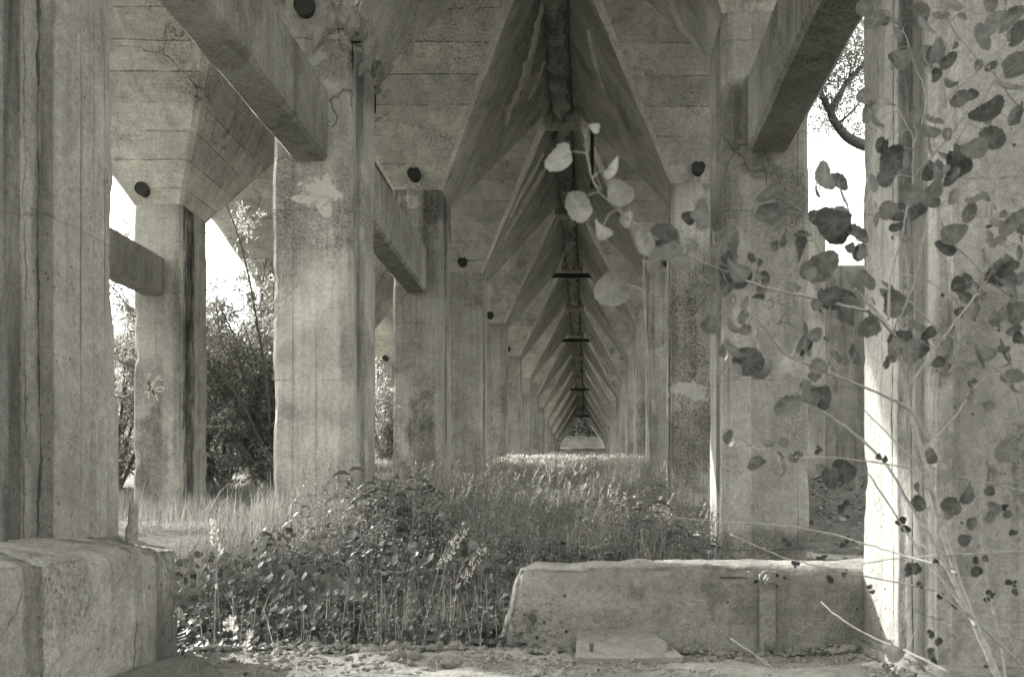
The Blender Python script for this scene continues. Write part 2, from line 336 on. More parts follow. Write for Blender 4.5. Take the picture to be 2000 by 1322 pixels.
# ------------------------------------------------------------------ pillars
def ring(x0, x1, y0, y1, c, rec=0.0, mirror=False):
    r = []
    ya, yb = y0+(y1-y0)*.16, y0+(y1-y0)*.42
    r += [(x0+c, y0), (x1-c, y0), (x1, y0+c)]
    if rec: r += [(x1, ya), (x1-rec, ya+.015), (x1-rec, yb), (x1, yb+.03)]
    r += [(x1, y1-c), (x1-c, y1), (x0+c, y1), (x0, y1-c)]
    if rec: r += [(x0, yb+.03), (x0+rec, yb), (x0+rec, ya+.015), (x0, ya)]
    r += [(x0, y0+c)]
    return r
def shaft(x0, x1, y0, y1, z0, z1, res, seed, rough=1.0, rec=.022):
    base = ring(x0, x1, y0, y1, .035, rec); pts = []
    n = len(base)
    for i in range(n):
        a, b = Vector(base[i]), Vector(base[(i+1) % n]); L = (b-a).length; k = max(1, round(L/res))
        for j in range(k): pts.append((a+(b-a)*j/k))
    cx, cy = (x0+x1)/2, (y0+y1)/2; hx, hy = (x1-x0)/2, (y1-y0)/2
    rows = max(2, round((z1-z0)/(res*1.6))); m = MB(); vs = []
    for r in range(rows+1):
        z = z0+(z1-z0)*r/rows
        for p in pts:
            ex = min(hx-abs(p.x-cx), hy-abs(p.y-cy)); dx = hx-abs(p.x-cx); dy = hy-abs(p.y-cy)
            cd = max(dx, dy)                        # distance to the corner
            k = -.004*rough*fb(p.x+seed, p.y, z*.8, 3)
            if cd < .07:
                k += max(0, fb(p.x+seed*2, p.y, z, 2.4, 6)+.05)*.045*rough*(1-cd/.07)+.004*abs(fb(p.x, p.y+seed, z, 22, 3))
            low = max(0, 1-(z-z0)/.5)
            d = Vector((cx-p.x, cy-p.y)); d.normalize()
            vs.append((p.x+d.x*k, p.y+d.y*k, z))
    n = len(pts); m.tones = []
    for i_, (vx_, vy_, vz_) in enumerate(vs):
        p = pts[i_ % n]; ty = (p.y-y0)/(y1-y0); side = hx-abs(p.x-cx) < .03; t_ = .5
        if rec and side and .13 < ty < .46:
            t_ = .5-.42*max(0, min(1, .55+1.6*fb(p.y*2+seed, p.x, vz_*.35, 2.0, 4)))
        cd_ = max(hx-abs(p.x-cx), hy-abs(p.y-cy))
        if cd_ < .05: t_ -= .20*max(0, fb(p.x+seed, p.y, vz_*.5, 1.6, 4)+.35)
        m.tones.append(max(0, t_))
    m.add(vs, [(r*n+i, r*n+(i+1) % n, (r+1)*n+(i+1) % n, (r+1)*n+i) for r in range(rows) for i in range(n)]
          + [tuple(range(n))[::-1], tuple(rows*n+i for i in range(n))])
    m.t = m.tones
    return m
ZT = 6.35
def cap(x0, x1, y0, y1, zh, ex=1.35, ey=2.045, c=.11, n=14, seed=0):
    m = MB(); a = ring(x0, x1, y0, y1, .035); b = ring(x0-ex, x1+ex, y0-ey, y1+ey, c)
    vs = []; k = len(a)
    for r in range(n+1):
        t = r/n
        for i in range(k):
            w = .012*fb(i*3.1+seed, t*9, 0, 1) if 0 < r < n else 0
            vs.append((a[i][0]+(b[i][0]-a[i][0])*t+w, a[i][1]+(b[i][1]-a[i][1])*t+w*.3, zh+(ZT-zh)*t))
    m.add(vs, [(r*k+i, r*k+(i+1) % k, (r+1)*k+(i+1) % k, (r+1)*k+i) for r in range(n) for i in range(k)] + [tuple(range(k))[::-1], tuple(n*k+i for i in range(k))])
    return m
ORD = ['nearest','second','third','fourth','fifth','sixth','seventh','eighth','ninth','tenth','eleventh','twelfth','thirteenth','fourteenth','fifteenth','farthest']
ROWS = {'L': (-2.55, -1.90, 'left'), 'R': (1.09, 1.79, 'right'), 'O': (-5.94, -5.30, 'outer left')}
YB = lambda k: 3.1+5*k
HN = {('L',1): 3.80, ('O',2): 3.93, ('L',2): 4.12, ('R',1): 3.98}
def pillar(row, k):
    x0, x1, side = ROWS[row]; x1 += .027 if (row, k) == ('L', 0) else 0; y0 = YB(k); y1 = y0+.9; zh = HN.get((row,k), 3.95 if row == 'O' else 4.2)
    zb = min(ground(x, y) for x in (x0, x1) for y in (y0, y1))-.35
    p = empty("concrete_pillar", ((x0+x1)/2, (y0+y1)/2, zb))
    special = {('L',0): "huge near pillar filling the left edge, split by a long vertical crack",
      ('R',0): "cracked near pillar behind the poplar leaves, its inner face bright with sun low down",
      ('L',1): "broad pillar left of centre with a pale star-shaped patch under the slanting tie beam",
      ('R',1): "pillar behind the low wall with a bright sunlit strip down its inner edge",
      ('L',2): "second pillar left of the aisle, darkly mottled low on its face",
      ('R',2): "pillar right of the aisle, dark and streaked with a pale spalled patch at mid height",
      ('O',2): "slim outer pillar at far left with scribbled white graffiti and a dark streaked groove",
      ('O',3): "outer pillar half hidden behind the willow shrub"}
    lab = special.get((row, k), f"{ORD[k]} concrete pillar from the camera in the {side} row")
    tag(p, lab, "pillar", "tapered-head concrete pillars in rows", "thing")
    res = .022 if k == 0 and row != 'O' else (.05 if k <= 2 else .12)
    mat = {('L',0): M_NL, ('R',0): M_NR, ('L',1): M_L1, ('L',2): M_L2, ('R',1): M_R1, ('R',2): M_R2, ('O',2): M_O2}.get((row, k), M_SHD if (row, k) in (('R',2),('L',2)) or k % 3 == 2 else M_SH)
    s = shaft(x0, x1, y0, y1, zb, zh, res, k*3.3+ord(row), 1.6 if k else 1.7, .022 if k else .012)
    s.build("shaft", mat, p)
    c = cap(x0, x1, y0, y1, zh+.001, seed=k+ord(row))
    ho = c.build("flared_head", M_CAP, p)
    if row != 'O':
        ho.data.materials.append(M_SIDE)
        ho.data.materials.append(M_RIM)
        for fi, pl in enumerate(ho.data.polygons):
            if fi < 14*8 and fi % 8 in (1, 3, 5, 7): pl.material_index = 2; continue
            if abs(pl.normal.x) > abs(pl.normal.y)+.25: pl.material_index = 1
    if k >= 1 and k <= 9:      # pipe stub out of the head's front face
        fx = {('O',2): .3}.get((row,k), .48); xx = x0+(x1-x0)*fx; z = zh+.15; yf = y0-.15*2.045/(ZT-zh)
        t = MB(); n = 16; R, r = .084, .078
        a = [(xx+R*math.cos(6.2832*i/n), yf-.07, z+R*math.sin(6.2832*i/n)) for i in range(n)]
        b = [(q_[0], yf+.12, q_[2]) for q_ in a]
        c_ = [(xx+r*math.cos(6.2832*i/n), yf-.07, z+r*math.sin(6.2832*i/n)) for i in range(n)]
        d = [(q_[0], yf-.062, q_[2]) for q_ in c_]
        fs = []
        for i in range(n):
            j = (i+1) % n; fs += [(i, j, n+j, n+i), (2*n+i, 2*n+j, j, i), (3*n+i, 3*n+j, 2*n+j, 2*n+i)]
        fs.append(tuple(3*n+i for i in range(n)))
        t.add(a+b+c_+d, fs); t.build("pipe_stub", M_PIPE, p)
    return p
pil = {}
for k in range(14):
    for row in 'LR': pil[(row, k)] = pillar(row, k)
for k in range(0, 9): pil[('O', k)] = pillar('O', k)

# crumbling lime crust round the neck of the broad pillar
random.seed(9); m = MB(); nA, nB = 90, 34; vs = []
rg = [Vector((a, b)) for a, b in ((-2.56,8.08),(-1.88,8.08),(-1.88,9.02),(-2.56,9.02))]
per = []
for i in range(3):
    a, b = rg[i], rg[i+1]
    for j in range(30): per.append(a+(b-a)*j/30)
for j in range(nB+1):
    t = j/nB; z = 3.52+.52*t
    for i, p in enumerate(per):
        n_ = fb(p.x*2, p.y*2, z, 1.6, 6); edge = min(1, t*4, (1-t)*3+.15)
        drip = 1 if t > .38+.45*fb(p.x*3, p.y*3, 0, 1.3, 4) else 0
        th = (-.05+edge*drip*(.075+.09*n_+.03*abs(fb(p.x, p.y, z, 13, 4))))
        fl = max(0, z-3.80); ex = fl*.53; ey = fl*.80
        nx_ = (1 if p.x > -1.9 else -1 if p.x < -2.53 else 0); ny_ = (-1 if p.y < 8.1 else 1 if p.y > 9.0 else 0)
        u = (p.x+2.22)/.34; w_ = (p.y-8.55)/.47
        vs.append((p.x+u*ex+(th if nx_ > 0 else 0), p.y+w_*ey-(th if ny_ < 0 else 0), z))
k_ = len(per); m.add(vs, [(j*k_+i, j*k_+i+1, (j+1)*k_+i+1, (j+1)*k_+i) for j in range(nB) for i in range(k_-1)])
m.build("lime_crust", M_RIDGE, pil[('L',1)], smooth=True)["label"] = "bulging broken lime crust round the pillar's neck"

# ragged lime streaks lying on the heads' sloping faces
def lime_streak(key, px_pts, w):
    row, k = key; x0, x1, _ = ROWS[row]; zh = HN.get(key, 4.2); sl = 1.35/(ZT-zh); sg = 1 if row == 'L' else -1; xe = x1 if row == 'L' else x0
    m = MB(); vs = []; L = cv(*px_pts)
    for i, (px, py) in enumerate(L):
        Y = F*(xe-sg*sl*zh)/((px-VX)-sg*sl*(VY-py)); c = P(px, py, Y); t = i/(len(L)-1)
        ww = w*Y/F*(.35+.65*math.sin(math.pi*min(1, t*1.15+.05)))
        fy = Vector((0, 1, 0)); up = Vector((sg*sl, 0, 1)).normalized(); nn = Vector((sg, 0, -sl)).normalized()
        a, b = fb(c.y*1, c.z, i*.11+k, 5, 5), fb(c.z, c.y, 7+i*.11+k, 5, 5)
        ax = (fy*1.5+up*.25)
        for o_, th in ((-1.0-.9*a, .0), (-.55-.5*a, .014+.01*b), (.1, .03+.025*a), (.6+.6*b, .012), (1.0+.9*b, .0)): vs.append(c+ax*ww*o_+nn*(th+.002))
    n = len(L); m.add(vs, [(i*5+j, i*5+j+1, (i+1)*5+j+1, (i+1)*5+j) for i in range(n-1) for j in range(4)])
    m.build("lime_streak", M_RIM, pil[key], smooth=True)
lime_streak(('L',2), [(1062,2),(1050,50),(1042,95),(1030,140),(1012,180),(996,215),(988,245)], 22)
lime_streak(('L',2), [(1062,120),(1050,160),(1030,195)], 10)
lime_streak(('L',3), [(1078,300),(1062,335),(1040,370),(1022,405),(1000,440),(985,468)], 16)
lime_streak(('L',3), [(1060,300),(1040,340),(1015,385),(995,425)], 9)
lime_streak(('L',4), [(1092,420),(1080,450),(1066,480)], 9)
lime_streak(('L',5), [(1106,480),(1094,515),(1082,540)], 7)
lime_streak(('R',2), [(1150,60),(1160,110),(1175,160),(1190,195)], 10)
lime_streak(('R',3), [(1142,280),(1160,330),(1178,372)], 10)

# slab carried by the heads, ridge beams between them
m = MB(); m.box(-7.32, 3.2, 1.0, 71.2, ZT+.012, ZT+.5); o = m.build("deck_slab", M_CAP); tag(o, "heavy concrete deck resting on all the flared pillar heads", "deck", kind='structure')
m = MB(); n = 420; vs = []
for i in range(n+1):
    y = 1.2+(69.5-1.2)*i/n; a = .5+.5*fb(1, y, 0, 1.6, 5)
    for (x, z) in ((-.56, ZT+.009), (-.55-.06*fb(9,y,0,2.5), ZT-.08), (-.50-.12*fb(3,y,0,2.2), ZT-.12-.10*a), (-.42+.06*fb(2,y,0,3), ZT-.14-.30*max(0,fb(7,y,0,2.2,5))), (-.32-.12*fb(5,y,0,2.6), ZT-.12-.10*a), (-.27-.05*fb(8,y,0,3), ZT-.08), (-.25, ZT+.009)): vs.append((x, y, z))
m.add(vs, [(i*7+j, i*7+j+1, (i+1)*7+j+1, (i+1)*7+j) for i in range(n) for j in range(6)])
o = m.build("ridge_beam", M_RIDGE); tag(o, "lime crusted ridge beam running along the peak of the central aisle", "ridge beam", kind="thing")
def ledge(y, i):
    m = MB(); x0, x1 = -.68, -.13
    m.box(x0, x1, y-.16, y+.16, ZT-.30, ZT-.165)
    for s_ in (0, 1):
        for j in range(5):
            xx = x0+.08+j*.14; m.tube([(xx, y-.12+.05*s_, ZT-.30), (xx+.01, y-.12+.05*s_, ZT-.34-.05*random.random())], [.02, .004], 5)
    o = m.build("cross_ledge", M_RIDGE)
    tag(o, f"dark encrusted cross ledge under the ridge, {ORD[i]} from the camera", "ledge", "cross ledges at the aisle peak", "thing")
random.seed(4)
for i in range(1, 9): ledge(YB(i)+.9+2.05, i-1)
for i, (y, w, w_lab) in enumerate([(25.55, .57, 'widest and nearest'), (35.55, .53, 'second nearest'), (50.55, .5, 'third nearest'), (65.55, .5, 'farthest')]):
    m = MB(); m.box(-.40-w, -.40+w, y-.03, y+.03, 5.84, 5.90); m.box(-.40-w, -.40+w, y-.005, y+.005, 5.79, 5.839)
    tag(m.build("steel_bar", M_PIPE), f"thin dark steel bar across the aisle peak, {w_lab} of four", "bar", "steel bars across the aisle peak")
m = MB(); m.box(.04, .10, 16.30, 16.32, 5.15, ZT); tag(m.build("hanging_strap", M_PIPE), "black iron strap hanging straight down beside the aisle peak", "strap")

# tie beams between the pillars
def beam(x0, x1, ya, yb, z0, z1, label, seed=0):
    m = MB(); n = int((yb-ya)/.12); vs = []
    c = .03; prof = [(x0+c,z0),(x1-c,z0),(x1,z0+c),(x1,z1-c),(x1-c,z1),(x0+c,z1),(x0,z1-c),(x0,z0+c)]
    for i in range(n+1):
        y = ya+(yb-ya)*i/n
        for j, (x, z) in enumerate(prof): vs.append((x+.008*fb(j*5+seed, y, 0, 2), y, z+.010*fb(j*5, y+seed, 2, 2)))
    m.add(vs, [(i*8+j, (i+1)*8+j, (i+1)*8+(j+1) % 8, i*8+(j+1) % 8) for i in range(n) for j in range(8)]+[tuple(range(8)), tuple(n*8+j for j in range(8))[::-1]])
    o = m.build("tie_beam", M_BEAM); tag(o, label, "beam", "concrete tie beams between the pillars", "thing"); return o
beam(-2.39, -2.10, 4.001, 8.099, 2.78, 3.37, "long tie beam slanting down from the top left to the pillar with the pale patch", 1)
beam(-2.39, -2.10, 9.001, 13.099, 2.78, 3.37, "tie beam behind the broad left pillar, ending at the mottled pillar", 2)
beam(-5.83, -5.53, 9.001, 13.099, 2.74, 3.24, "dark tie beam at far left meeting the pillar with graffiti", 4)
beam(1.29, 1.63, 4.001, 8.099, 2.86, 3.47, "dark tie beam dropping from the top right, sky to its right", 5)

# graffiti strokes
def strokes(lines, Z, mat, parent, name, w, label):
    m = MB()
    for L in lines:
        pts = [P(x, y, Z-.004) for x, y in L]; vs = []; 
        for i, p in enumerate(pts):
            d = pts[min(i+1,len(pts)-1)]-pts[max(i-1,0)]; d.normalize(); s_ = Vector((-d.z, 0, d.x))*w*.5
            vs += [p+s_, p-s_]
        m.add(vs, [(2*i, 2*i+1, 2*i+3, 2*i+2) for i in range(len(pts)-1)])
    o = m.build(name, mat, parent); o["label"] = label
strokes([cv((288,738),(292,752),(298,764),(303,772)), cv((300,742),(296,752),(290,762),(283,768)), cv((290,728),(291,750),(290,778)),
         cv((318,742),(308,740),(300,750),(298,764),(303,774)), cv((303,760),(312,756),(320,758),(318,766)), cv((300,745),(308,736),(314,734)), cv((300,768),(312,764),(321,766)), cv((306,760),(305,772),(308,782))],
        13.1, M_SPRAY, pil[('O',2)], "graffiti", .022, "faded white spray scribble")
strokes([cv((1517,632),(1530,628),(1545,634),(1557,642)), cv((1535,608),(1541,620),(1540,632)), cv((1535,608),(1528,620),(1522,634)), cv((1498,590),(1505,584),(1512,590),(1508,600),(1498,604)),
         cv((1522,575),(1522,590),(1530,596),(1538,590)), cv((1548,560),(1552,575),(1549,590))], 8.1, M_SCRAWL, pil[('R',1)], "graffiti", .010, "faint dark scrawled letters")

# buttress block and broken foot at the near left pillar
def roughbox(x0, x1, y0, y1, z0, z1, res, amp, seed, shear=0, rnd=.0, topamp=0.0):
    """a box whose faces are gridded and roughened together; shear leans the x0 end"""
    nx = max(2, round((x1-x0)/res)); ny = max(2, round((y1-y0)/res)); nz = max(2, round((z1-z0)/res)); idx = {}; m = MB(); vs = []; fs = []
    def vid(i, j, k):
        key = (i, j, k)
        if key in idx: return idx[key]
        u, v_, w = i/nx, j/ny, k/nz; x = x0+(x1-x0)*u; y = y0+(y1-y0)*v_; z = z0+(z1-z0)*w
        x += shear*w*(1-u)
        dx, dy, dz = min(u, 1-u)*(x1-x0), min(v_, 1-v_)*(y1-y0), (1-w)*(z1-z0)
        e = sorted((dx, dy, dz))[:2]; k_ = max(0, 1-e[1]/.05) if rnd else 0
        a = amp*fb(x+seed, y, z, 3.0, 5)+amp*.35*fb(x, y+seed, z, 14, 3)
        d = Vector(((1 if u == 1 else -1 if u == 0 else 0), (1 if v_ == 1 else -1 if v_ == 0 else 0), (1 if w == 1 else 0)))
        ch = rnd*k_*(.5+1.6*max(0, fb(x+seed, y+9, z, 4, 4)+.2))
        q_ = Vector((x, y, z))+d*(a-ch)
        if w == 1: q_.z += topamp*fb(x*1.0+seed*2, y, 0, 1.7, 5)
        idx[key] = len(vs); vs.append(q_); return idx[key]
    for i in range(nx):
        for j in range(ny): fs += [(vid(i,j,nz), vid(i+1,j,nz), vid(i+1,j+1,nz), vid(i,j+1,nz))]
    for i in range(nx):
        for k in range(nz):
            fs += [(vid(i,0,k), vid(i+1,0,k), vid(i+1,0,k+1), vid(i,0,k+1)), (vid(i+1,ny,k), vid(i,ny,k), vid(i,ny,k+1), vid(i+1,ny,k+1))]
    for j in range(ny):
        for k in range(nz):
            fs += [(vid(0,j+1,k), vid(0,j,k), vid(0,j,k+1), vid(0,j+1,k+1)), (vid(nx,j,k), vid(nx,j+1,k), vid(nx,j+1,k+1), vid(nx,j,k+1))]
    m.add(vs, fs); return m
m = MB(); yA, yB_, xa = 3.78, 3.955, -1.872
m.add([(xa,yA,-.16),(xa+.022,yA,-.16),(xa+.022,yB_,-.16),(xa,yB_,-.16),(xa,yA,.33),(xa+.022,yA,.31),(xa+.022,yB_,.40),(xa,yB_,.43)],
      [(0,1,5,4),(1,2,6,5),(2,3,7,6),(4,5,6,7),(3,0,4,7)])
m.build("repair_block", M_NL, pil[('L',0)])["label"] = "narrow raised repair with a slanting top"
pb = roughbox(-3.0, -1.60, 2.2, 3.95, -.95, -.108, .02, .013, 3, rnd=.025, topamp=.03)
pb.v = [(x, y, z-(.045*min(1, max(0, (x+1.93)/.3)) + .02*max(0, fb(x, y, 0, 6, 4)))*min(1, max(0, (z+.7)/.5))) for x, y, z in pb.v]
o = pb.build("stone_plinth", M_PLINTH, smooth=True)
tag(o, "massive chipped concrete plinth under the near left pillar", "plinth", kind="thing")
# broken foot of the near right pillar
o = roughbox(1.05, 1.95, 3.02, 4.02, -1.0, -.50, .02, .015, 8, rnd=.04, topamp=.04).build("pillar_footing", M_RUB, smooth=True)
tag(o, "crumbled footing at the base of the sunlit near right pillar", "footing", kind="thing")
# rubble sill across the foreground
rb = roughbox(-1.62, 1.08, 2.45, 3.90, -1.0, -.565, .016, .016, 5, rnd=.04, topamp=.035)
rb.v = [(x, y, z+(.006*fb(x,y,0,7,4)+.006*abs(fb(x,y,5,24,3)))*min(1, max(0, (z+.9)/.3))) for x, y, z in rb.v]
o = rb.build("rubble_sill", M_RUB, smooth=True)
tag(o, "rough crumbling concrete sill running across the bottom of the view", "sill", kind="thing")
def stone(m, c, r):
    vs = []; fs = []; A, B_ = 8, 5; sc = Vector((random.uniform(.7,1.3), random.uniform(.7,1.3), random.uniform(.45,.8)))*r; o_ = random.random()*90
    for j in range(B_+1):
        t = math.pi*j/B_
        for i in range(A):
            a = 6.2832*i/A; d = Vector((math.sin(t)*math.cos(a), math.sin(t)*math.sin(a), math.cos(t))); k = 1+.5*fb(d.x+o_, d.y, d.z, 1.3, 3)
            vs.append(c+Vector((d.x*sc.x, d.y*sc.y, d.z*sc.z))*k)
    for j in range(B_):
        for i in range(A): fs.append((j*A+i, (j+1)*A+i, (j+1)*A+(i+1) % A, j*A+(i+1) % A))
    m.add(vs, fs)
random.seed(3); rs = MB()
for _ in range(2600):
    x = random.uniform(-1.5, 1.05); y = random.uniform(2.7, 3.95) if random.random() < .7 else random.uniform(3.85, 3.96)
    r = random.choice((.004,.005,.006,.008,.011)) if random.random() < .96 else random.uniform(.015,.03)
    stone(rs, Vector((x, y, -.555+.03*fb(x,y,0,1.7))), r)
for _ in range(1300):
    x = random.uniform(1.1, 2.9); y = random.uniform(2.2, 3.08); stone(rs, Vector((x, y, ground(x,y)+.01)), random.choice((.004,.006,.009,.014)))
o = rs.build("gravel", M_RUB); tag(o, "loose grit and crumbs of concrete strewn over the rubble sill", "gravel", kind='stuff')
# low wall
wall = roughbox(-.475, 1.95, 3.97, 4.47, -.95, -.240, .018, .012, 7, shear=.20, rnd=.026, topamp=.026).build("low_wall", M_WALL, smooth=True)
tag(wall, "low rough concrete wall in front of the right pillar, iron strap on its face", "wall", kind="thing")
def disc(m, c, r, y0, y1, n=20):
    a = [(c[0]+r*math.cos(6.2832*i/n), y0, c[1]+r*math.sin(6.2832*i/n)) for i in range(n)]; b = [(p[0], y1, p[2]) for p in a]
    m.add(a+b, [tuple(range(n)), tuple(range(2*n-1, n-1, -1))]+[(i, n+i, n+(i+1) % n, (i+1) % n) for i in range(n)])
m = MB(); m.box(.675, .738, 3.945, 3.975, -.57, -.27); m.box(.655, .755, 3.93, 4.08, -.262, -.244) if False else None
st_ = m.build("iron_strap", M_BOLT, wall)
def bolt(cx, cz, r):
    m = MB(); disc(m, (cx, cz), r, 3.934, 3.946); b = m.build("bolt", M_BOLT, wall)
    m = MB(); disc(m, (cx, cz), r*.62, 3.905, 3.935, 6); disc(m, (cx, cz), r*.33, 3.888, 3.906, 12); m.build("nut", M_BOLT, b); return b
bolt(.706, -.288, .034); bolt(.712, -.545, .020)
# pad with two stubs
m = MB(); a = [P(1127,1228,3.93), P(1262,1226,3.93), P(1300,1252,3.79), P(1335,1282,3.66), P(1230,1285,3.66), P(1124,1284,3.66)]
b = [p+Vector((0,.02,-.08)) for p in a]; m.add(a+b, [(5,4,3,2,1,0)]+[(i, (i+1)%6, 6+(i+1)%6, 6+i) for i in range(6)])
pad = m.build("mortar_pad", M_PAD); tag(pad, "smooth pale trapezoid pad at the foot of the low wall, two bolt stubs on it", "pad")
for px in (1155, 1307):
    c = P(px, 1268, 3.72); m = MB(); m.tube([c+Vector((0,0,-.03)), c+Vector((0,0,.024))], .0085, 10); m.build("bolt_stub", M_IRON, pad)
# stub standing on the plinth
c = P(257, 1047, 3.86); m = MB(); m.tube([c+Vector((0,0,-.03)), c+Vector((0,0,.004)), c+Vector((.001,0,.03)), c+Vector((.004,0,.045)), c+Vector((.008,0,.118)), c+Vector((.008,0,.124))], [.023,.0235,.023,.018,.0165,.015], 14)
tag(m.build("iron_stub", M_BOLT), "short tapered iron stub standing upright on the left plinth's edge", "stub")

# walls outside on the right
w_ = empty("retaining_wall", (5, 20, 0)); tag(w_, "dark shaded concrete wall outside on the right, between the two right pillars", "wall", kind="thing")
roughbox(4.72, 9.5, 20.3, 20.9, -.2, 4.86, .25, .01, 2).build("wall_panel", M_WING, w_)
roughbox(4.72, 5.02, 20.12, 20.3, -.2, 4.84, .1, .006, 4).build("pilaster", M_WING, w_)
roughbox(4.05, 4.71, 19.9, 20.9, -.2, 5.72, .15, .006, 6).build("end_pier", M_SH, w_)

# ------------------------------------------------------------------ foreground poplar sapling (digitised branches, each given its own depth)
BR = [ # (points, depth start, depth end, radius px start, end)
 ([(1962,1380),(1948,1322),(1908,1227),(1877,1148),(1845,1045),(1821,958),(1802,887),(1778,808),(1762,720),(1745,655),(1715,612),(1668,563)], 2.2, 2.3, 13, 4),
 ([(1905,1222),(1888,1195),(1853,1148),(1821,1108),(1786,1061),(1746,1001),(1697,926)], 2.2, 2.5, 7, 3),
 ([(1892,1200),(1861,1132),(1821,1053),(1778,986),(1734,911),(1683,859),(1632,820),(1600,800),(1555,773),(1514,742)], 2.2, 2.35, 7, 2),
 ([(1868,1120),(1840,1100),(1800,1062)], 2.2, 2.3, 6, 3),
 ([(1812,860),(1777,801),(1700,761),(1646,739),(1578,712),(1529,686),(1503,652),(1478,625),(1442,595),(1389,557),(1332,508)], 2.2, 1.9, 5, 2),
 ([(1750,660),(1730,635),(1700,610),(1654,599),(1601,585),(1540,572),(1480,557),(1427,534),(1378,515),(1332,495),(1280,465),(1256,448),(1204,410),(1172,378)], 2.25, 1.6, 6, 2),
 ([(1748,655),(1748,639),(1769,594),(1788,545),(1800,491),(1812,418),(1822,350)], 2.25, 2.1, 5, 1.5),
 ([(1735,625),(1739,545),(1757,479),(1769,418),(1782,363),(1783,272),(1768,240),(1751,206)], 2.3, 2.5, 5, 1.5),
 ([(1783,290),(1803,233),(1807,182),(1785,121),(1763,54)], 2.42, 2.6, 3, 1.2),
 ([(1806,185),(1813,140)], 2.5, 2.5, 2, 1.2),
 ([(1778,751),(1842,660),(1878,612),(1903,581),(1927,548),(1978,473),(2010,440)], 2.22, 2.6, 4.5, 2.5),
 ([(1830,412),(1857,470),(1903,515),(1927,542),(1951,563),(2010,600)], 2.3, 2.55, 2.5, 2.5),
 ([(1745,536),(1782,539),(1812,548),(1842,569),(1863,582),(1881,612),(1900,666)], 2.3, 2.5, 2, 1.5),
 ([(1775,588),(1812,624),(1857,657),(1893,681),(1933,712),(1963,736),(1990,790),(2010,830)], 2.25, 2.5, 3, 2),
 ([(1760,640),(1800,668),(1850,690),(1890,705)], 2.4, 2.5, 2, 1.2),
 ([(1842,30),(1878,79),(1918,124),(1945,148),(1978,194),(2010,222)], 2.1, 2.3, 2, 3.5),
 ([(1860,303),(1872,272),(1900,224),(1921,194),(1945,151)], 2.4, 2.2, 2.5, 1.5),
 ([(1790,340),(1842,281),(1866,251),(1903,194),(1915,157)], 2.5, 2.3, 3, 1.5),
 ([(1812,233),(1872,172),(1918,133),(1969,82)], 2.5, 2.4, 2, 1),
 ([(2010,1074),(1900,1081),(1821,1085),(1750,1090),(1671,1104)], 2.1, 2.4, 3.5, 2),
 ([(1830,1102),(1762,1083),(1695,1063),(1619,1041),(1536,1027),(1457,1021),(1390,1017),(1326,1011)], 2.2, 2.9, 4, 1.3),
 ([(1892,1203),(1829,1156),(1758,1138),(1695,1126),(1595,1104),(1536,1090),(1476,1065),(1427,1043)], 2.2, 2.5, 3.5, 2),
 ([(1857,1314),(1790,1280),(1758,1266),(1711,1247),(1647,1211),(1604,1175)], 2.0, 2.4, 3.5, 2),
 ([(1548,1335),(1496,1294),(1457,1266),(1427,1246)], 2.0, 2.1, 3, 1.5),
 ([(2010,1315),(1963,1266),(1916,1223),(1890,1196)], 2.3, 2.2, 3.5, 4),
 ([(1971,1360),(1952,1243),(1932,1156),(1924,1092),(1914,1045)], 2.4, 2.5, 5, 1.5),
 ([(1892,1073),(1916,1013),(1924,974)], 2.3, 2.3, 3, 2), ([(1873,930),(1908,938),(1956,948),(2010,960)], 2.4, 2.5, 2.5, 2),
 ([(1805,877),(1837,843),(1873,804),(1902,757),(1951,720),(2005,690)], 2.2, 2.5, 3.5, 2),
 ([(1687,800),(1730,843),(1774,887),(1829,916)], 2.4, 2.3, 2, 3), ([(1805,926),(1758,910),(1663,897),(1600,893),(1555,893),(1496,881),(1468,871)], 2.2, 2.5, 3, 1),
 ([(1172,378),(1157,350),(1148,310),(1144,262)], 1.6, 1.55, 3.5, 2), ([(1268,455),(1257,514),(1259,640)], 1.7, 1.75, 3, 1.2),
 ([(1660,420),(1640,368)], 2.3, 2.3, 3.5, 3), ([(1700,500),(1668,460),(1655,400),(1640,368)], 2.35, 2.3, 2, 3),
 ([(1642,560),(1620,520),(1590,470),(1577,420)], 2.3, 2.2, 3, 2), ([(1700,420),(1640,390),(1600,370)], 2.3, 2.3, 1.5, 1),
 ([(1955,1250),(1935,1190),(1920,1150)], 2.3, 2.3, 3, 1.5), ([(1880,1000),(1905,975),(1935,945)], 2.3, 2.4, 2, 1.2),
 ([(1432,595),(1425,560),(1400,510),(1392,450)], 1.9, 1.9, 2.5, 1.5), ([(1720,1330),(1750,1300),(1790,1230)], 2.1, 2.3, 2, 1),
 ([(2010,425),(1960,424),(1905,422),(1884,423)], 2.4, 2.4, 2.5, 1.5), ([(1330,722),(1390,726),(1428,734)], 2.3, 2.3, 1.2, 1.2),
]
A = [(375,135,75),(450,110,50),(630,110,75),(690,180,75),(490,230,55),(500,370,40),(540,380,70),(700,400,80),(760,340,80),(830,400,60),(340,720,70),(370,790,55),(850,540,45),(905,640,60),(1050,240,80),(1150,170,90),(1230,130,90),(1290,220,80),(1290,430,110),(1210,570,90),(1090,720,110),(1260,750,60),(1110,900,80),(1000,960,80),(900,1040,80),(860,1150,65),(700,830,80),(740,790,60),(720,940,60),(800,1010,50),(760,1100,60),(420,980,70),(480,1020,80),(560,1020,60),(350,1190,55),(440,1150,60),(590,1260,70),(740,1200,70),(720,1280,60),(870,1270,50),(1120,1290,60),(1245,1300,30),(880,300,25),(1110,430,40),(820,870,40),(980,60,55),(870,20,60),(1090,20,60),(1200,20,60)]
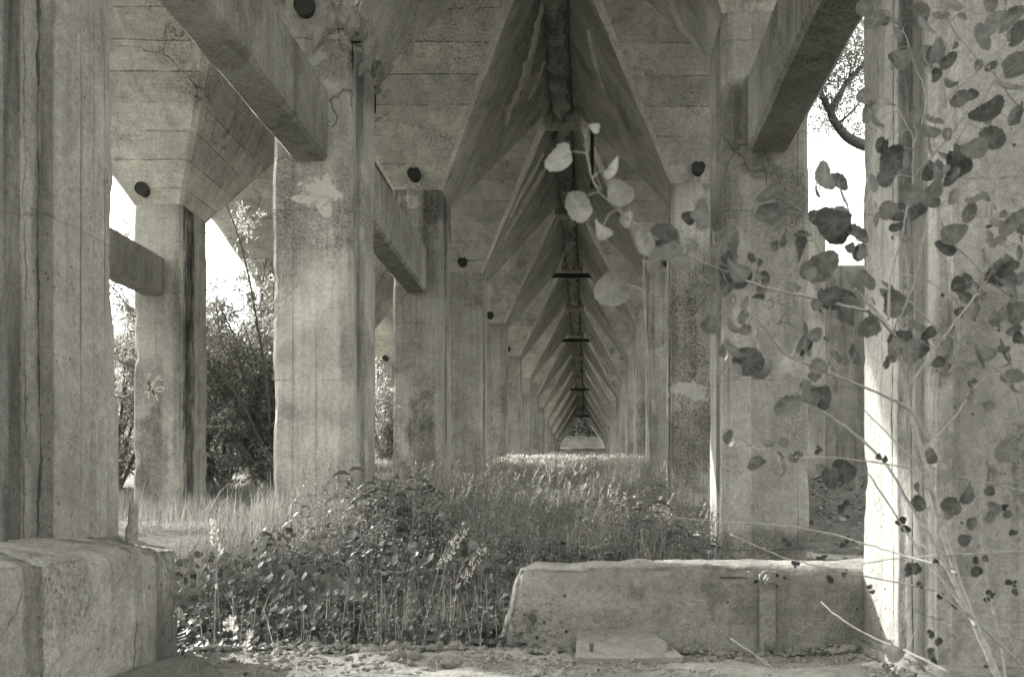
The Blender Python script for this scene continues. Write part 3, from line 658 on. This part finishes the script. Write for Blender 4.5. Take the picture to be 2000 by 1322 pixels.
B = [(100,110,100),(240,190,70),(250,300,55),(450,30,60),(510,50,60),(630,40,60),(500,150,45),(560,230,25),(870,190,90),(960,50,60),(1090,220,60),(1140,120,45),(1240,130,80),(1290,180,60),(1180,230,30),(1070,330,50),(1170,450,100),(1210,430,80),(950,500,55),(930,600,60),(1060,590,28),(1000,690,55),(1100,710,45),(1180,700,55),(1220,740,50),(1280,690,70),(1250,820,40),(1290,860,40),(1180,960,100),(1020,980,90),(1250,1120,70),(970,1160,28),(1000,1240,50),(930,1090,40),(815,895,30),(770,1015,40),(630,790,60),(640,930,70),(530,880,80),(470,960,60),(430,1030,30),(300,490,75),(200,500,50),(440,530,50),(70,600,70),(190,680,80),(320,760,90),(490,650,90),(230,960,70),(100,980,50),(40,380,80),(1290,310,50),(1250,560,60),(1290,480,40)]
C4 = [(800,210,60),(810,320,75),(870,440,40),(1130,350,80),(1260,420,60),(1255,510,35),(950,490,70),(1050,580,75),(590,430,60),(570,520,60),(640,590,70),(650,640,60),(760,480,45),(735,560,30),(740,630,35),(785,640,35),(925,705,40),(750,740,30),(1110,740,60),(1200,820,70),(680,765,32),(680,840,42),(500,880,50),(620,900,50),(620,1020,65),(690,1080,80),(730,950,60),(990,990,60),(1035,940,40),(770,1120,60),(910,1110,60),(1050,1100,45),(1010,1240,60),(1080,1260,60),(900,1300,75),(430,700,35),(570,700,50),(400,480,35),(265,440,60),(280,520,80),(130,510,50),(450,330,50),(1090,120,75),(1040,190,40)]
C5 = [(580,140,40),(575,205,40),(765,165,22),(835,165,28),(710,270,45),(830,295,35),(1020,300,35),(1070,330,50),(1140,300,60),(1190,350,70),(880,240,25),(910,230,26),(815,230,22)]
C3 = [(540,230,40),(490,400,40),(490,460,40),(730,400,65),(660,470,50),(760,560,32),(720,640,32),(860,490,35),(930,515,22),(845,530,30),(850,290,45),(870,350,45),(840,400,25),(930,200,60),(780,800,28),(370,1200,45),(820,735,18),(630,520,25)]
LV = [(1600+a/3.305, b/3.305, r/3.305, None) for a,b,r in A]+[(1600+a/3.305, 400+b/3.305, r/3.305, None) for a,b,r in B]
LV += [(1200+a/2.644, 300+b/2.644, r/2.644, None) for a,b,r in C4]+[(1200+a/2.532, 800+b/2.532, r/2.532, None) for a,b,r in C5]
LV += [(1600+a/2.53, 800+b/2.53, r/2.53, None) for a,b,r in C3]
LV += [(1097,312,30,.95),(1155,248,17,.95),(1198,330,26,.9),(1207,378,28,.85),(1132,403,33,.95),(1176,446,24,.9),(1256,476,30,.7),(1297,468,30,.25),(1311,503,36,.6),(1198,563,36,.85),(1228,430,18,.7)]  # high tones paint sunlight into this pale spray of leaves
random.seed(11)
sap = empty("poplar_sapling", P(1962, 1380, 2.2)); tag(sap, "young poplar with round toothed leaves leaning in front of the right pillars", "sapling")
def resamp(pts, k=4):
    out = []
    for i in range(len(pts)-1):
        a, b, c, d = pts[max(i-1,0)], pts[i], pts[i+1], pts[min(i+2, len(pts)-1)]
        for j in range(k):
            t = j/k; out.append(.5*((2*b)+(c-a)*t+(2*a-5*b+4*c-d)*t*t+(3*b-a-3*c+d)*t*t*t))
    out.append(pts[-1]); return out
nodes = []
for bi, (pts, z0, z1, r0, r1) in enumerate(BR):
    n = len(pts); L = [P(x, y, z0+(z1-z0)*i/(n-1)) for i, (x, y) in enumerate(pts)]
    R3 = resamp(L, 5); nn = len(R3); rad = [(r0+(r1-r0)*i/(nn-1))*.5*(z0+(z1-z0)*i/(nn-1))/F*1.15 for i in range(nn)]
    for i in range(1, nn-1):
        R3[i] = R3[i]+Vector((fb(i*.7,bi,0), fb(i*.7,bi,5), fb(i*.7,bi,9)))*.003
    m = MB(); m.tube(R3, rad, 8 if bi == 0 else 6)
    if bi == 0:
        for q_ in range(12):
            c = R3[3+q_*4]; m.tube([c, c+Vector((random.uniform(-1,1),-.5,.4)).normalized()*(rad[3+q_*4]*1.5)], [rad[3+q_*4]*.5, rad[3+q_*4]*.2], 5)
    m.build("stem" if bi == 0 else "branch", M_TWIG, sap, smooth=True)
    nodes += R3
NV = np.array([tuple(p) for p in nodes]); NPX = NV[:,0]/NV[:,1]*F+VX; NPY = VY-NV[:,2]/NV[:,1]*F
def leaf_round(m, c, r, nrm, up, tone, teeth=14):
    nrm = nrm.normalized(); u = up-nrm*up.dot(nrm); u.normalize(); s_ = u.cross(nrm)
    vs = []; n = teeth*2; cur = random.uniform(-.35, .35); cur2 = random.uniform(.05, .35)
    ph, ph2, am = random.uniform(0, 6.28), random.uniform(0, 6.28), random.uniform(.02, .09)
    for i in range(n):
        a = 2*math.pi*(i+.5)/n; rr = r*(1.0+am*math.sin(2*a+ph)+am*.8*math.sin(3*a+ph2)+(.03 if i % 2 else -.03)+random.uniform(-.022,.022))
        x = math.sin(a)*rr*1.0; y = math.cos(a)*rr
        if math.cos(a) > .75: y *= 1.12
        if math.cos(a) < -.88: y *= .82
        w = (x*x)/r*cur2 + (y*y)/r*cur
        vs.append(c+s_*x+u*y+nrm*w)
    for i in range(n):
        a = 2*math.pi*(i+.5)/n; x = math.sin(a)*r*.5; y = math.cos(a)*r*.5; vs.append(c+s_*x+u*y+nrm*((x*x)/r*cur2+(y*y)/r*cur))
    vs.append(c-nrm*.0)
    b = [(i, (i+1) % n, n+(i+1) % n, n+i) for i in range(n)]+[(n+i, n+(i+1) % n, 2*n) for i in range(n)]
    m.add(vs, b, tone)
    if teeth > 8:
        k0 = len(m.t)-len(vs)
        for i in range(n): m.t[k0+n+i] = max(0, tone+random.choice((-.12, .0, .14))); m.t[k0+i] = max(0, tone-.05+random.uniform(-.06, .1))
        m.t[k0+2*n] = tone+.2
lf = MB()
LV += [(a+random.uniform(-30,30), b+random.uniform(-30,30), r*random.uniform(.6,.95), None) for a,b,r,t in random.sample([l for l in LV if l[0] > 1560 and l[1] < 860], 75)]
LV += [(a+random.uniform(-32,32), b+random.uniform(-32,32), r*random.uniform(.5,.8), None) for a,b,r,t in random.sample([l for l in LV if 1340 < l[0] <= 1620 and l[1] < 800], 28)]
for (px, py, r, tone) in LV:
    d = (NPX-px)**2+(NPY-py)**2; i = int(np.argmin(d)); zc = NV[i,1]+random.uniform(-.09,.09)
    c = P(px, py, zc); R = r*zc/F*(1.05 if (tone or 0) < .65 else .95)
    narrow = random.random() < .22
    nr = Vector((random.uniform(-.9,.9), -1+random.uniform(0,.4), random.uniform(-.5,.9)))
    if narrow: nr = Vector((random.choice((-1,1)), -.55, random.uniform(-.3,.5)))
    stem = Vector(NV[i]); up = (c-stem)*1.0+Vector((random.uniform(-.3,.3), 0, random.uniform(-.5,.2)))*.05
    if tone is None: tone = random.choice((.05,.12,.22,.32,.42,.5)) 
    leaf_round(lf, c, R, nr, up if up.length > 1e-4 else Vector((0,0,-1)), tone)
    if (c-stem).length < .14:
        mid_ = (c+stem)/2+Vector((0,0,.008)); lf.tube([stem, mid_, c], [.0014,.001,.0009], 4, 1.0, cap=False)
# small dry buds and shrivelled leaves along the lower twigs
for (px, py) in [(1790,1112),(1772,1118),(1825,1100),(1648,1121),(1620,1130),(1800,1140),(1835,1165),(1862,1182),(1722,896),(1770,1030),(1757,1020),(1652,1061),(1640,995),(1654,988),(1536,1060),(1528,1058),(1553,1103),(1935,1160),(1930,1170),(1975,1140),(1820,1238),(1832,1250),(1822,1290),(1960,990),(1600,878),(1697,1150),(1775,1108),(1900,1095),(1815,1275),(1980,1045),(1985,1150)]:
    d = (NPX-px)**2+(NPY-py)**2; zc = NV[int(np.argmin(d)),1]
    for k in range(3):
        leaf_round(lf, P(px+random.uniform(-6,6), py+random.uniform(-6,6), zc+random.uniform(-.01,.01)), random.uniform(.004,.010), Vector((random.uniform(-1,1),-1,random.uniform(-1,1))), Vector((random.uniform(-1,1),0,1)), .0, 5)
lf.build("foliage", M_LEAF, sap)

# ------------------------------------------------------------------ tree outside on the right
def limb(m, pts, r0, r1, n=8):
    R = resamp([Vector(p) for p in pts], 4); k = len(R); m.tube(R, [r0+(r1-r0)*i/(k-1) for i in range(k)], n); return R
random.seed(5)
tree = empty("leafy_tree", (6.4, 14.6, -.1)); tag(tree, "large leafy tree outside on the right, its crooked limb against the white sky", "tree")
m = MB(); limb(m, [(6.4,14.6,-.5),(6.3,14.5,1.5),(6.2,14.4,3.2),(6.35,14.3,5),(6.6,14.2,7.5),(6.4,14.1,10.5)], .30, .08, 10); m.build("trunk", M_BARK, tree, smooth=True)
Zt = 13.6
limbs = [[(6.2,14.4,3.6),P(1740,302,Zt+.5),P(1690,285,Zt),P(1655,268,Zt),P(1632,240,Zt),P(1620,215,Zt),P(1605,185,Zt),P(1596,150,Zt),P(1590,90,Zt)],
         [P(1620,220,Zt),P(1638,190,Zt),P(1655,160,Zt),P(1688,125,Zt),P(1730,60,Zt),P(1760,-60,Zt)], [P(1640,240,Zt),P(1660,222,Zt),P(1676,205,Zt)],
         [(6.3,14.3,4.6),(5.4,14.0,6.2),(4.4,13.6,7.6),(3.6,13.4,8.6)], [(6.4,14.3,5.4),(7.6,14.8,7.0),(8.6,15.2,8.6)], [(6.5,14.2,6.5),(6.2,13.2,8.2),(5.9,12.4,9.6)]]
rr = [(.09,.02),(.045,.015),(.02,.008),(.12,.03),(.13,.03),(.1,.03)]
LR = []
for L, (a, b) in zip(limbs, rr):
    m = MB(); LR.append(limb(m, L, a, b)); m.build("limb", M_BARK, tree, smooth=True)
tw = MB(); fo = MB()
def leaflet(m, c, L, w, d, nrm, tone):
    d = d.normalized(); s_ = d.cross(nrm); 
    if s_.length < .1: s_ = d.cross(Vector((.3,.5,.8)))
    s_.normalize(); s_ *= w
    m.add([c, c+d*L*.45+s_, c+d*L, c+d*L*.45-s_], [(0,1,2,3)], tone)
def rv(): return Vector((random.gauss(0,1), random.gauss(0,1), random.gauss(0,1))).normalized()
for _ in range(330):
    L = random.choice(LR[:2]*2+LR[3:]); s0 = random.choice(L[len(L)//3:])
    d = rv(); d.z = abs(d.z)*.6+(.2); e = s0+d*random.uniform(.5, 1.3)
    sag = Vector((0,0,-.25)); pts = [s0, (s0+e)/2+rv()*.1, e, e+d*.3+sag]
    tw.tube(pts, [.006,.004,.0025,.0015], 4, cap=False)
    for __ in range(55):
        t = random.random(); c = s0.lerp(e+d*.3, .25+.75*t)+rv()*random.uniform(.02,.28)
        leaflet(fo, c, random.uniform(.025,.05), .011, rv(), rv(), random.random())
for _ in range(14000):
    a = rv()*random.random()**.4; c = Vector((6.3,14.3,8.2))+Vector((a.x*3.4, a.y*2.6, a.z*2.6))
    if fb(c.x, c.y, c.z, .8, 3) > -.15: leaflet(fo, c, .08, .03, rv(), rv(), random.random())
for _ in range(22):
    s0 = P(random.uniform(1590,1640), random.uniform(190,250), Zt); tw.tube([s0, s0+Vector((random.uniform(-.3,.3),0,-.3)), s0+Vector((random.uniform(-.4,.4),0,-.8*random.random()-.2))], [.004,.003,.0015], 4, cap=False)
tw.build("twigs", M_BARK, tree); fo.build("crown", M_WIL, tree)

# ------------------------------------------------------------------ willow shrubs on the left
def willow(base, stems, label, nleaf, spread, seed, height, lean):
    random.seed(seed); w = empty("willow_shrub", base); tag(w, label, "shrub", "willow shrubs along the left side")
    base = Vector(base); st = MB(); tw = MB(); fo = MB(); tips = []
    for i in range(stems):
        a = random.uniform(-1, 1); d = Vector((lean+a*spread, random.uniform(-.35,.35), 1)).normalized()
        L = height*random.uniform(.55, 1.05); pts = [base+Vector((random.uniform(-.4,.4), random.uniform(-.3,.3), -.2))]
        p = pts[0].copy(); dd = d.copy()
        for j in range(7):
            dd = (dd+rv()*.13+Vector((lean*.04, 0, -.03 if j > 3 else .02))).normalized(); p = p+dd*L/7; pts.append(p.copy())
        R = resamp(pts, 3); st.tube(R, [.034*(1-k/len(R))+.005 for k in range(len(R))], 6)
        for __ in range(16):
            s0 = random.choice(R[4:]); e = s0+(rv()+Vector((0,0,.3)))*random.uniform(.3,.8); tw.tube([s0, (s0+e)/2+rv()*.05, e], [.006,.004,.002], 4, cap=False)
            tips.append((s0, e))
    for _ in range(nleaf):
        s0, e = random.choice(tips); t = random.random(); c = s0.lerp(e, .2+.9*t)+rv()*random.uniform(0,.14)
        leaflet(fo, c, random.uniform(.06,.12), random.uniform(.009,.016), (e-s0).normalized()*.6+rv()*.8+Vector((0,0,-.35)), rv(), random.random()**1.5)
    st.build("stems", M_BARK, w, smooth=True); tw.build("twigs", M_BARK, w); fo.build("crown", M_WIL, w)
willow((-4.75, 15.9, .10), 28, "dense willow shrub leaning left in front of the shaded outer pillar", 30000, .35, 21, 4.6, -.38)
willow((-6.6, 17.2, .2), 24, "upright willow shrub behind the graffiti pillar, its top against white sky", 24000, .3, 26, 4.4, .02)
willow((-8.6, 17.5, .2), 20, "willow shrub seen in the gap beside the graffiti pillar", 26000, .45, 22, 4.6, .0)
willow((-9.6, 15.2, .1), 20, "willow shrub outside, between the huge near pillar and the graffiti pillar", 30000, .35, 23, 4.4, .1)
willow((-8.3, 23.5, .7), 18, "smaller willow behind the leaning willow shrub", 14000, .5, 24, 3.6, .1)
willow((-5.7, 27.6, 1.1), 14, "willow sprays glimpsed just right of the broad left pillar", 10000, .25, 25, 2.6, .0)

random.seed(61); hs = MB()
for _ in range(9000):
    x = random.uniform(-6, 5); y = random.uniform(73, 84); z = lerpt(y, GL)+random.random()**2*1.1
    leaflet(hs, Vector((x, y, z)), random.uniform(.18,.4), .09, rv(), rv(), random.random()*.6)
tag(hs.build("hillside_scrub", leafmat("scrub_leaf", .03, .12, .2)), "dark scrub on the bank beyond the far end of the aisle", "scrub", kind='stuff')
# ------------------------------------------------------------------ undergrowth
random.seed(31)
def inpillar(x, y, pad=.02):
    for r in ROWS.values():
        if r[0]-pad < x < r[1]+pad and ((y-3.1) % 5) < .9+pad and y > 3: return True
    return False
gr = MB()
def blade(m, x, y, z, h, w, lean, az, tone):
    dx, dy = math.cos(az), math.sin(az); sx, sy = -dy*w, dx*w
    vs = []
    for j, t in enumerate((0, .4, .75, 1)):
        o_ = lean*t*t*h; zz = z+h*(t-.25*abs(lean)*t*t); k = (1, .8, .5, .08)[j]
        vs += [(x+dx*o_-sx*k, y+dy*o_-sy*k, zz), (x+dx*o_+sx*k, y+dy*o_+sy*k, zz)]
    m.add(vs, [(0,1,3,2),(2,3,5,4),(4,5,7,6)], tone)
def dens(x, y):
    d = .9
    if y > 5 and x > 1.0: d = .03
    if x < -2.6 and y < 9: d = .25
    return d
cnt = 0
while cnt < 60000:
    y = 4.6+22*random.random()**1.35; x = random.uniform(-6.8 if y > 8 else -3.6, 1.7 if y > 8 else 1.1)
    if y < 5.6 and x > -.4 and random.random() < .5: continue
    if inpillar(x, y) or random.random() > dens(x, y): continue
    n_ = fb(x, y, 0, .85, 3)+.35*fb(x, y, 9, 3.2, 2)
    if random.random() > .45+1.9*n_: continue
    h = (.18+.26*random.random()+.46*n_)*(.62 if y > 16 else .85 if y > 12 else .72)
    if y < 6: h *= .75
    if x < -3: h *= .75
    if x > .55 and y < 13: h *= .6
    if random.random() < .06: h *= 1.45
    blade(gr, x, y, ground(x,y)-.02, max(.08,h), random.uniform(.0008,.0022)*(1+y*.07), random.gauss(.5,.55), random.gauss(-.4,1.5), min(1, max(0, random.gauss(.45,.28)+.3*n_)))
    cnt += 1
o = gr.build("grass", M_GRASS); tag(o, "fine tangled grass filling the aisle between the pillars", "grass", kind='stuff')
# feathery grass seed heads at the crest
gs = MB()
for _ in range(4600):
    if random.random() < .75: y = random.uniform(17.4, 21.8); x = random.uniform(-1.9, .9)
    else:
        y = random.uniform(7, 17); x = random.uniform(-1.9, .9)
        if fb(x, y, 5, .9) < .1 or random.random() < .5: continue
    if inpillar(x, y): continue
    z = ground(x, y); h = random.uniform(.24, .44)*(1.2 if y < 17 else 1); a = random.gauss(.5,.5); ln = random.uniform(.05,.25)
    top = Vector((x+ln*math.cos(a), y+ln*math.sin(a), z+h)); gs.tube([(x,y,z), ((x+top.x)/2-.01, (y+top.y)/2, z+h*.55), top], [.002,.0018,.001], 3, .3, False)
    for k in range(9):
        t = k/9; c = Vector((x,y,z)).lerp(top, .72+.3*t); leaflet(gs, c, .055, .008, rv()*.6+Vector((.4,0,.9)), rv(), random.uniform(.3,1))
o = gs.build("feather_grass", M_SEED if False else leafmat("straw_seed_head", .3, .65, .4)); tag(o, "pale feathery seed heads catching sun on the aisle's crest", "feather grass", kind='stuff')
# round leaved ground cover near the sill
gc = MB(); fl = MB()
cnt = 0
while cnt < 5200:
    y = 3.95+2.3*random.random()**1.2; x = random.uniform(-2.2, -.2 if y < 4.6 else 1.0)
    if inpillar(x, y): continue
    n_ = fb(x, y, 7, 1.6, 3)
    if y > 5 and n_ < 0: continue
    z = ground(x,y)+random.uniform(.02, .22)*(1+.5*n_); r = random.uniform(.012, .026)*(1 if y > 4.5 else .8)
    leaf_round(gc, Vector((x,y,z)), r, Vector((random.gauss(0,.5), random.gauss(-.6,.4), 1)), rv(), min(1,max(0,random.gauss(.35,.25))), 4); cnt += 1
for _ in range(150):
    y = random.uniform(4.0, 5.2); x = random.uniform(-1.75, -.4); z = ground(x,y)+random.uniform(.14,.28)
    for k in range(5):
        a = k*1.2566; leaflet(fl, Vector((x,y,z)), .008, .003, Vector((math.cos(a), math.sin(a)-.4, .5)), Vector((0,0,1)), random.random())
for _ in range(70):
    y = random.uniform(6.5, 9.5); x = random.uniform(-.9, .6); z = ground(x,y)+random.uniform(.3,.45)
    for k in range(5):
        a = k*1.2566; leaflet(fl, Vector((x,y,z)), .016, .006, Vector((math.cos(a), math.sin(a)-.4, .5)), Vector((0,0,1)), random.random())
tag(gc.build("ground_cover", M_COV), "small round leaves carpeting the ground behind the rubble sill", "ground cover", kind='stuff')
tag(fl.build("tiny_flowers", M_FLO), "scattered tiny white flowers among the ground cover", "flowers", kind='stuff')
# bushy broad leaved plants
def broad(px, py, Z, n, R, label, r0=.022):
    c = P(px, py, Z); zb = ground(c.x, c.y); w = empty("round_leaf_plant", (c.x, c.y, zb)); tag(w, label, "plant", "round-leaved plants in the undergrowth")
    st = MB(); f = MB()
    for i in range(n):
        e = c+Vector((random.gauss(0,R), random.gauss(0,R*.5), random.gauss(0,R*.6))); b = Vector((c.x+random.gauss(0,R*.3), c.y, zb-.03))
        st.tube([b, b.lerp(e,.6)+Vector((0,0,.04)), e], [.003,.002,.0015], 4, cap=False)
        leaf_round(f, e, random.uniform(r0*.8, r0*1.5), Vector((random.gauss(0,.5), -.7, random.uniform(.3,1.2))), rv(), random.uniform(.3,1), 4)
    st.build("stems", M_WEED, w); f.build("leaves", M_COV, w)
broad(815,1110,5.2,34,.10,"clump of large round leaves under the tall weeds")
broad(930,1120,5.0,40,.12,"round-leaved clump beside the low wall's slanted end")
broad(540,1140,4.9,38,.16,"round-leaved clump behind the left plinth")
broad(935,1230,4.3,18,.06,"small dark round-leaved plant at the foot of the low wall")
broad(660,1165,4.8,26,.12,"round-leaved clump in the middle of the undergrowth")
# tall weeds with lance shaped leaves
def weed(px, pb, pt, Z, label, nl=12, L=.14, lean=0, w=.014, tone=.3):
    t = P(px, pt, Z); b = Vector((t.x-lean, Z, ground(t.x-lean, Z)-.03)); o_ = empty("tall_weed", b); tag(o_, label, "weed", "tall lance-leaved weeds")
    st = MB(); f = MB(); R = resamp([b, b.lerp(t,.5)+Vector((random.uniform(-.03,.03),0,0)), t], 5); st.tube(R, [.005*(1-i/len(R))+.0015 for i in range(len(R))], 5)
    for i in range(nl):
        u = .30+.70*i/(nl-1); p = b.lerp(t, u); az = i*2.4+random.uniform(-.4,.4); s_ = L*(1.15-.5*u)*random.uniform(.8,1.2)
        d = Vector((math.cos(az), math.sin(az)*.8, .55)).normalized(); side = d.cross(Vector((0,0,1))).normalized(); ro = random.uniform(-1.2,1.2); side = (side*math.cos(ro)+side.cross(d)*math.sin(ro))*w*s_/.14
        vs = []
        for j, tt in enumerate((0,.25,.5,.75,1)):
            c = p+d*s_*tt+Vector((0,0,-.75*s_*tt*tt)); k = (.25,.9,1,.6,.05)[j]; vs += [c-side*k, c+side*k+Vector((0,0,.002))]
        f.add(vs, [(2*j,2*j+1,2*j+3,2*j+2) for j in range(4)], min(1,max(0,random.gauss(tone,.2))))
    st.build("stem", M_WEED, o_); f.build("leaves", M_WEED, o_)
random.seed(77)
weed(683,0,918,6.6,"tallest lance-leaved weed, standing clear against the broad left pillar",14,.24)
weed(590,0,985,6.4,"low lance-leaved weed at the left foot of the broad pillar",13,.2)
weed(640,0,1000,6.2,"short lance-leaved weed just left of the tallest one",11,.15)
SP = [(712,950),(735,935),(752,948),(772,930),(795,945),(812,925),(835,950),(770,965),(722,985),(800,985),(745,1000),(840,1000),(700,965),(725,960),(762,942),(782,950),(825,938),(850,962),(760,990)]
NM = ["leftmost","second","third","fourth","fifth","sixth","rightmost upper","low left","low leftmost","low right","lowest","low rightmost","short left edge","slim left edge","bushy upper","slim middle","slim right","drooping right edge","bushy low middle"]
for (px, pt), nm in zip(SP, NM): weed(px+random.uniform(-5,5),0,pt,random.uniform(6.4,7.6),f"dark lance-leaved weed, {nm} stalk of the clump right of the broad pillar",20,.22,tone=.4)
SP = [(1232,945),(1252,955),(1275,950),(1290,985),(1215,985),(1330,1010),(1352,1030),(1372,1040),(1300,1030),(1250,1020)]
NM = ["top left","top middle","top right","middle","far left","upper right","right","far right","lower middle","lower left"]
for (px, pt), nm in zip(SP, NM): weed(px,0,pt,random.uniform(6.3,7.4),f"lance-leaved weed, {nm} of the clump behind the low wall",22,.26,w=.011,tone=.6)
SP = [(1080,1060),(1135,1050),(1175,1060),(1200,1055)]
for (px, pt), nm in zip(SP, ["first","second","third","fourth"]): weed(px,0,pt,random.uniform(5.3,5.9),f"low arching weed over the wall's top, {nm} from the left",11,.15,w=.008,tone=.8)
weed(975,0,985,7.6,"thin single weed left of the sunlit grass crest",8,.10)
# scrubby middle: wispy herbs
hb = MB(); random.seed(8)
for _ in range(1250):
    y = random.uniform(4.9, 13.5); x = random.uniform(-1.8, 1.0)
    if inpillar(x, y) or (y < 5.0 and x > -.4): continue
    z = ground(x,y); h = random.uniform(.22,.52)*(1 if y > 5.6 else .75)*(1.1+fb(x,y,3,1.2)); t = Vector((x+random.gauss(0,.08), y, z+h)); b = Vector((x,y,z))
    hb.tube([b, t], [.0025,.001], 3, .4, False)
    for k in range(44):
        c = b.lerp(t, random.uniform(.3,1))+rv()*.035; leaflet(hb, c, random.uniform(.012,.028), .004, rv(), rv(), random.random())
tag(hb.build("scrubby_herbs", leafmat("herb_leaf", .08, .34, .3)), "wispy small-leaved herbs tangled through the undergrowth", "herbs", kind='stuff')
# near stalks with pale seed heads
def stalk(name, pts, Z, head, label, r=.0022, group=None):
    b = P(pts[0][0], pts[0][1], Z); w = empty(name, b); tag(w, label, "grass stalk", group)
    L = resamp([P(x, y, Z) for x, y in pts], 4); m = MB(); m.tube(L, [r*(1-.5*i/len(L)) for i in range(len(L))], 5); m.build("stalk", M_TWIG, w)
    h = MB()
    for (x, y, n, s_) in head:
        c = P(x, y, Z)
        for _ in range(n): leaflet(h, c+rv()*s_, random.uniform(.012,.022), .0045 if name != 'plume_grass' else .0026, rv()*.5+Vector((0,0,.9)), rv(), random.random())
    h.build("seed_head", M_SEED, w)
stalk("grass_stalk", [(418,1262),(420,1180),(423,1110),(419,1070),(416,1020)], 3.75, [(416,1024,16,.010),(418,1040,18,.012),(420,1052,16,.012),(424,1068,12,.010),(414,1062,6,.012),(432,1078,8,.009),(422,1148,8,.008)], "single pale seeded grass stalk rising beside the left plinth", .0028)
stalk("seed_sprig", [(410,1256),(385,1235),(350,1205)], 3.75, [(347,1200,22,.014),(356,1208,10,.01),(384,1218,10,.012)], "small pale seed sprig leaning on the left plinth's corner", .0016)
stalk("seed_sprig", [(478,1270),(465,1245),(450,1220)], 3.75, [(450,1215,22,.014),(444,1226,18,.014),(456,1232,12,.012)], "pale seed sprig bending right behind the sill", .0016)
stalk("seed_sprig", [(472,1300),(482,1270),(488,1245)], 3.6, [(488,1243,18,.011),(480,1262,12,.010),(478,1276,6,.008)], "lowest pale seed sprig, in front of the sill", .0016)
for (px, dx, top, lab) in [(845,40,1035,"left feathery plume grass arching in the middle undergrowth"),(870,50,1075,"right feathery plume grass arching in the middle undergrowth"),(828,48,1050,"middle feathery plume grass among the round leaves")]:
    stalk("plume_grass", [(px,1260),(px+dx*.25,1180),(px+dx*.6,1110),(px+dx,top+10),(px+dx+22,top)], 4.6, [(px+dx*(.7+.3*k/6)+k*3, top+60-k*9, 9, .02) for k in range(8)], lab, .0024, "feathery plume grasses")
# upright straw blades just behind the sill
sb = MB(); random.seed(12)
for _ in range(420):
    x = random.gauss(-.72,.22) if random.random() < .7 else random.uniform(-1.8,-.1); y = random.uniform(4.0,4.7); z = ground(x,y)
    blade(sb, x, y, z-.02, random.uniform(.18,.42), .0022, random.gauss(.1,.25), random.uniform(0,6.28), random.uniform(.3,1))
for _ in range(90):
    x = random.uniform(-1.5, 1.05); y = random.uniform(2.6, 3.85); z = -.58
    blade(sb, x, y, z-.02, random.uniform(.05,.16), .0014, random.gauss(.4,.4), random.uniform(0,6.28), random.uniform(.5,1))
tag(sb.build("straw_blades", M_GRASS), "straw coloured blades standing behind and on the rubble sill", "straw", kind='stuff')
# leaf litter and stones
lt = MB()
for _ in range(2600):
    if random.random() < .6: y = random.uniform(8, 20); x = random.uniform(1.85, 5.0)
    else: y = random.uniform(2.3, 3.4); x = random.uniform(1.0, 2.4)
    z = ground(x,y)+.025; leaf_round(lt, Vector((x,y,z+random.uniform(0,.02))), random.uniform(.012,.035), Vector((random.gauss(0,.6),random.gauss(0,.6),1)), rv(), random.random(), 3)
tag(lt.build("leaf_litter", leafmat("dead_leaf", .06, .34, .1)), "dead leaves scattered on the ground outside at right", "leaf litter", kind='stuff')
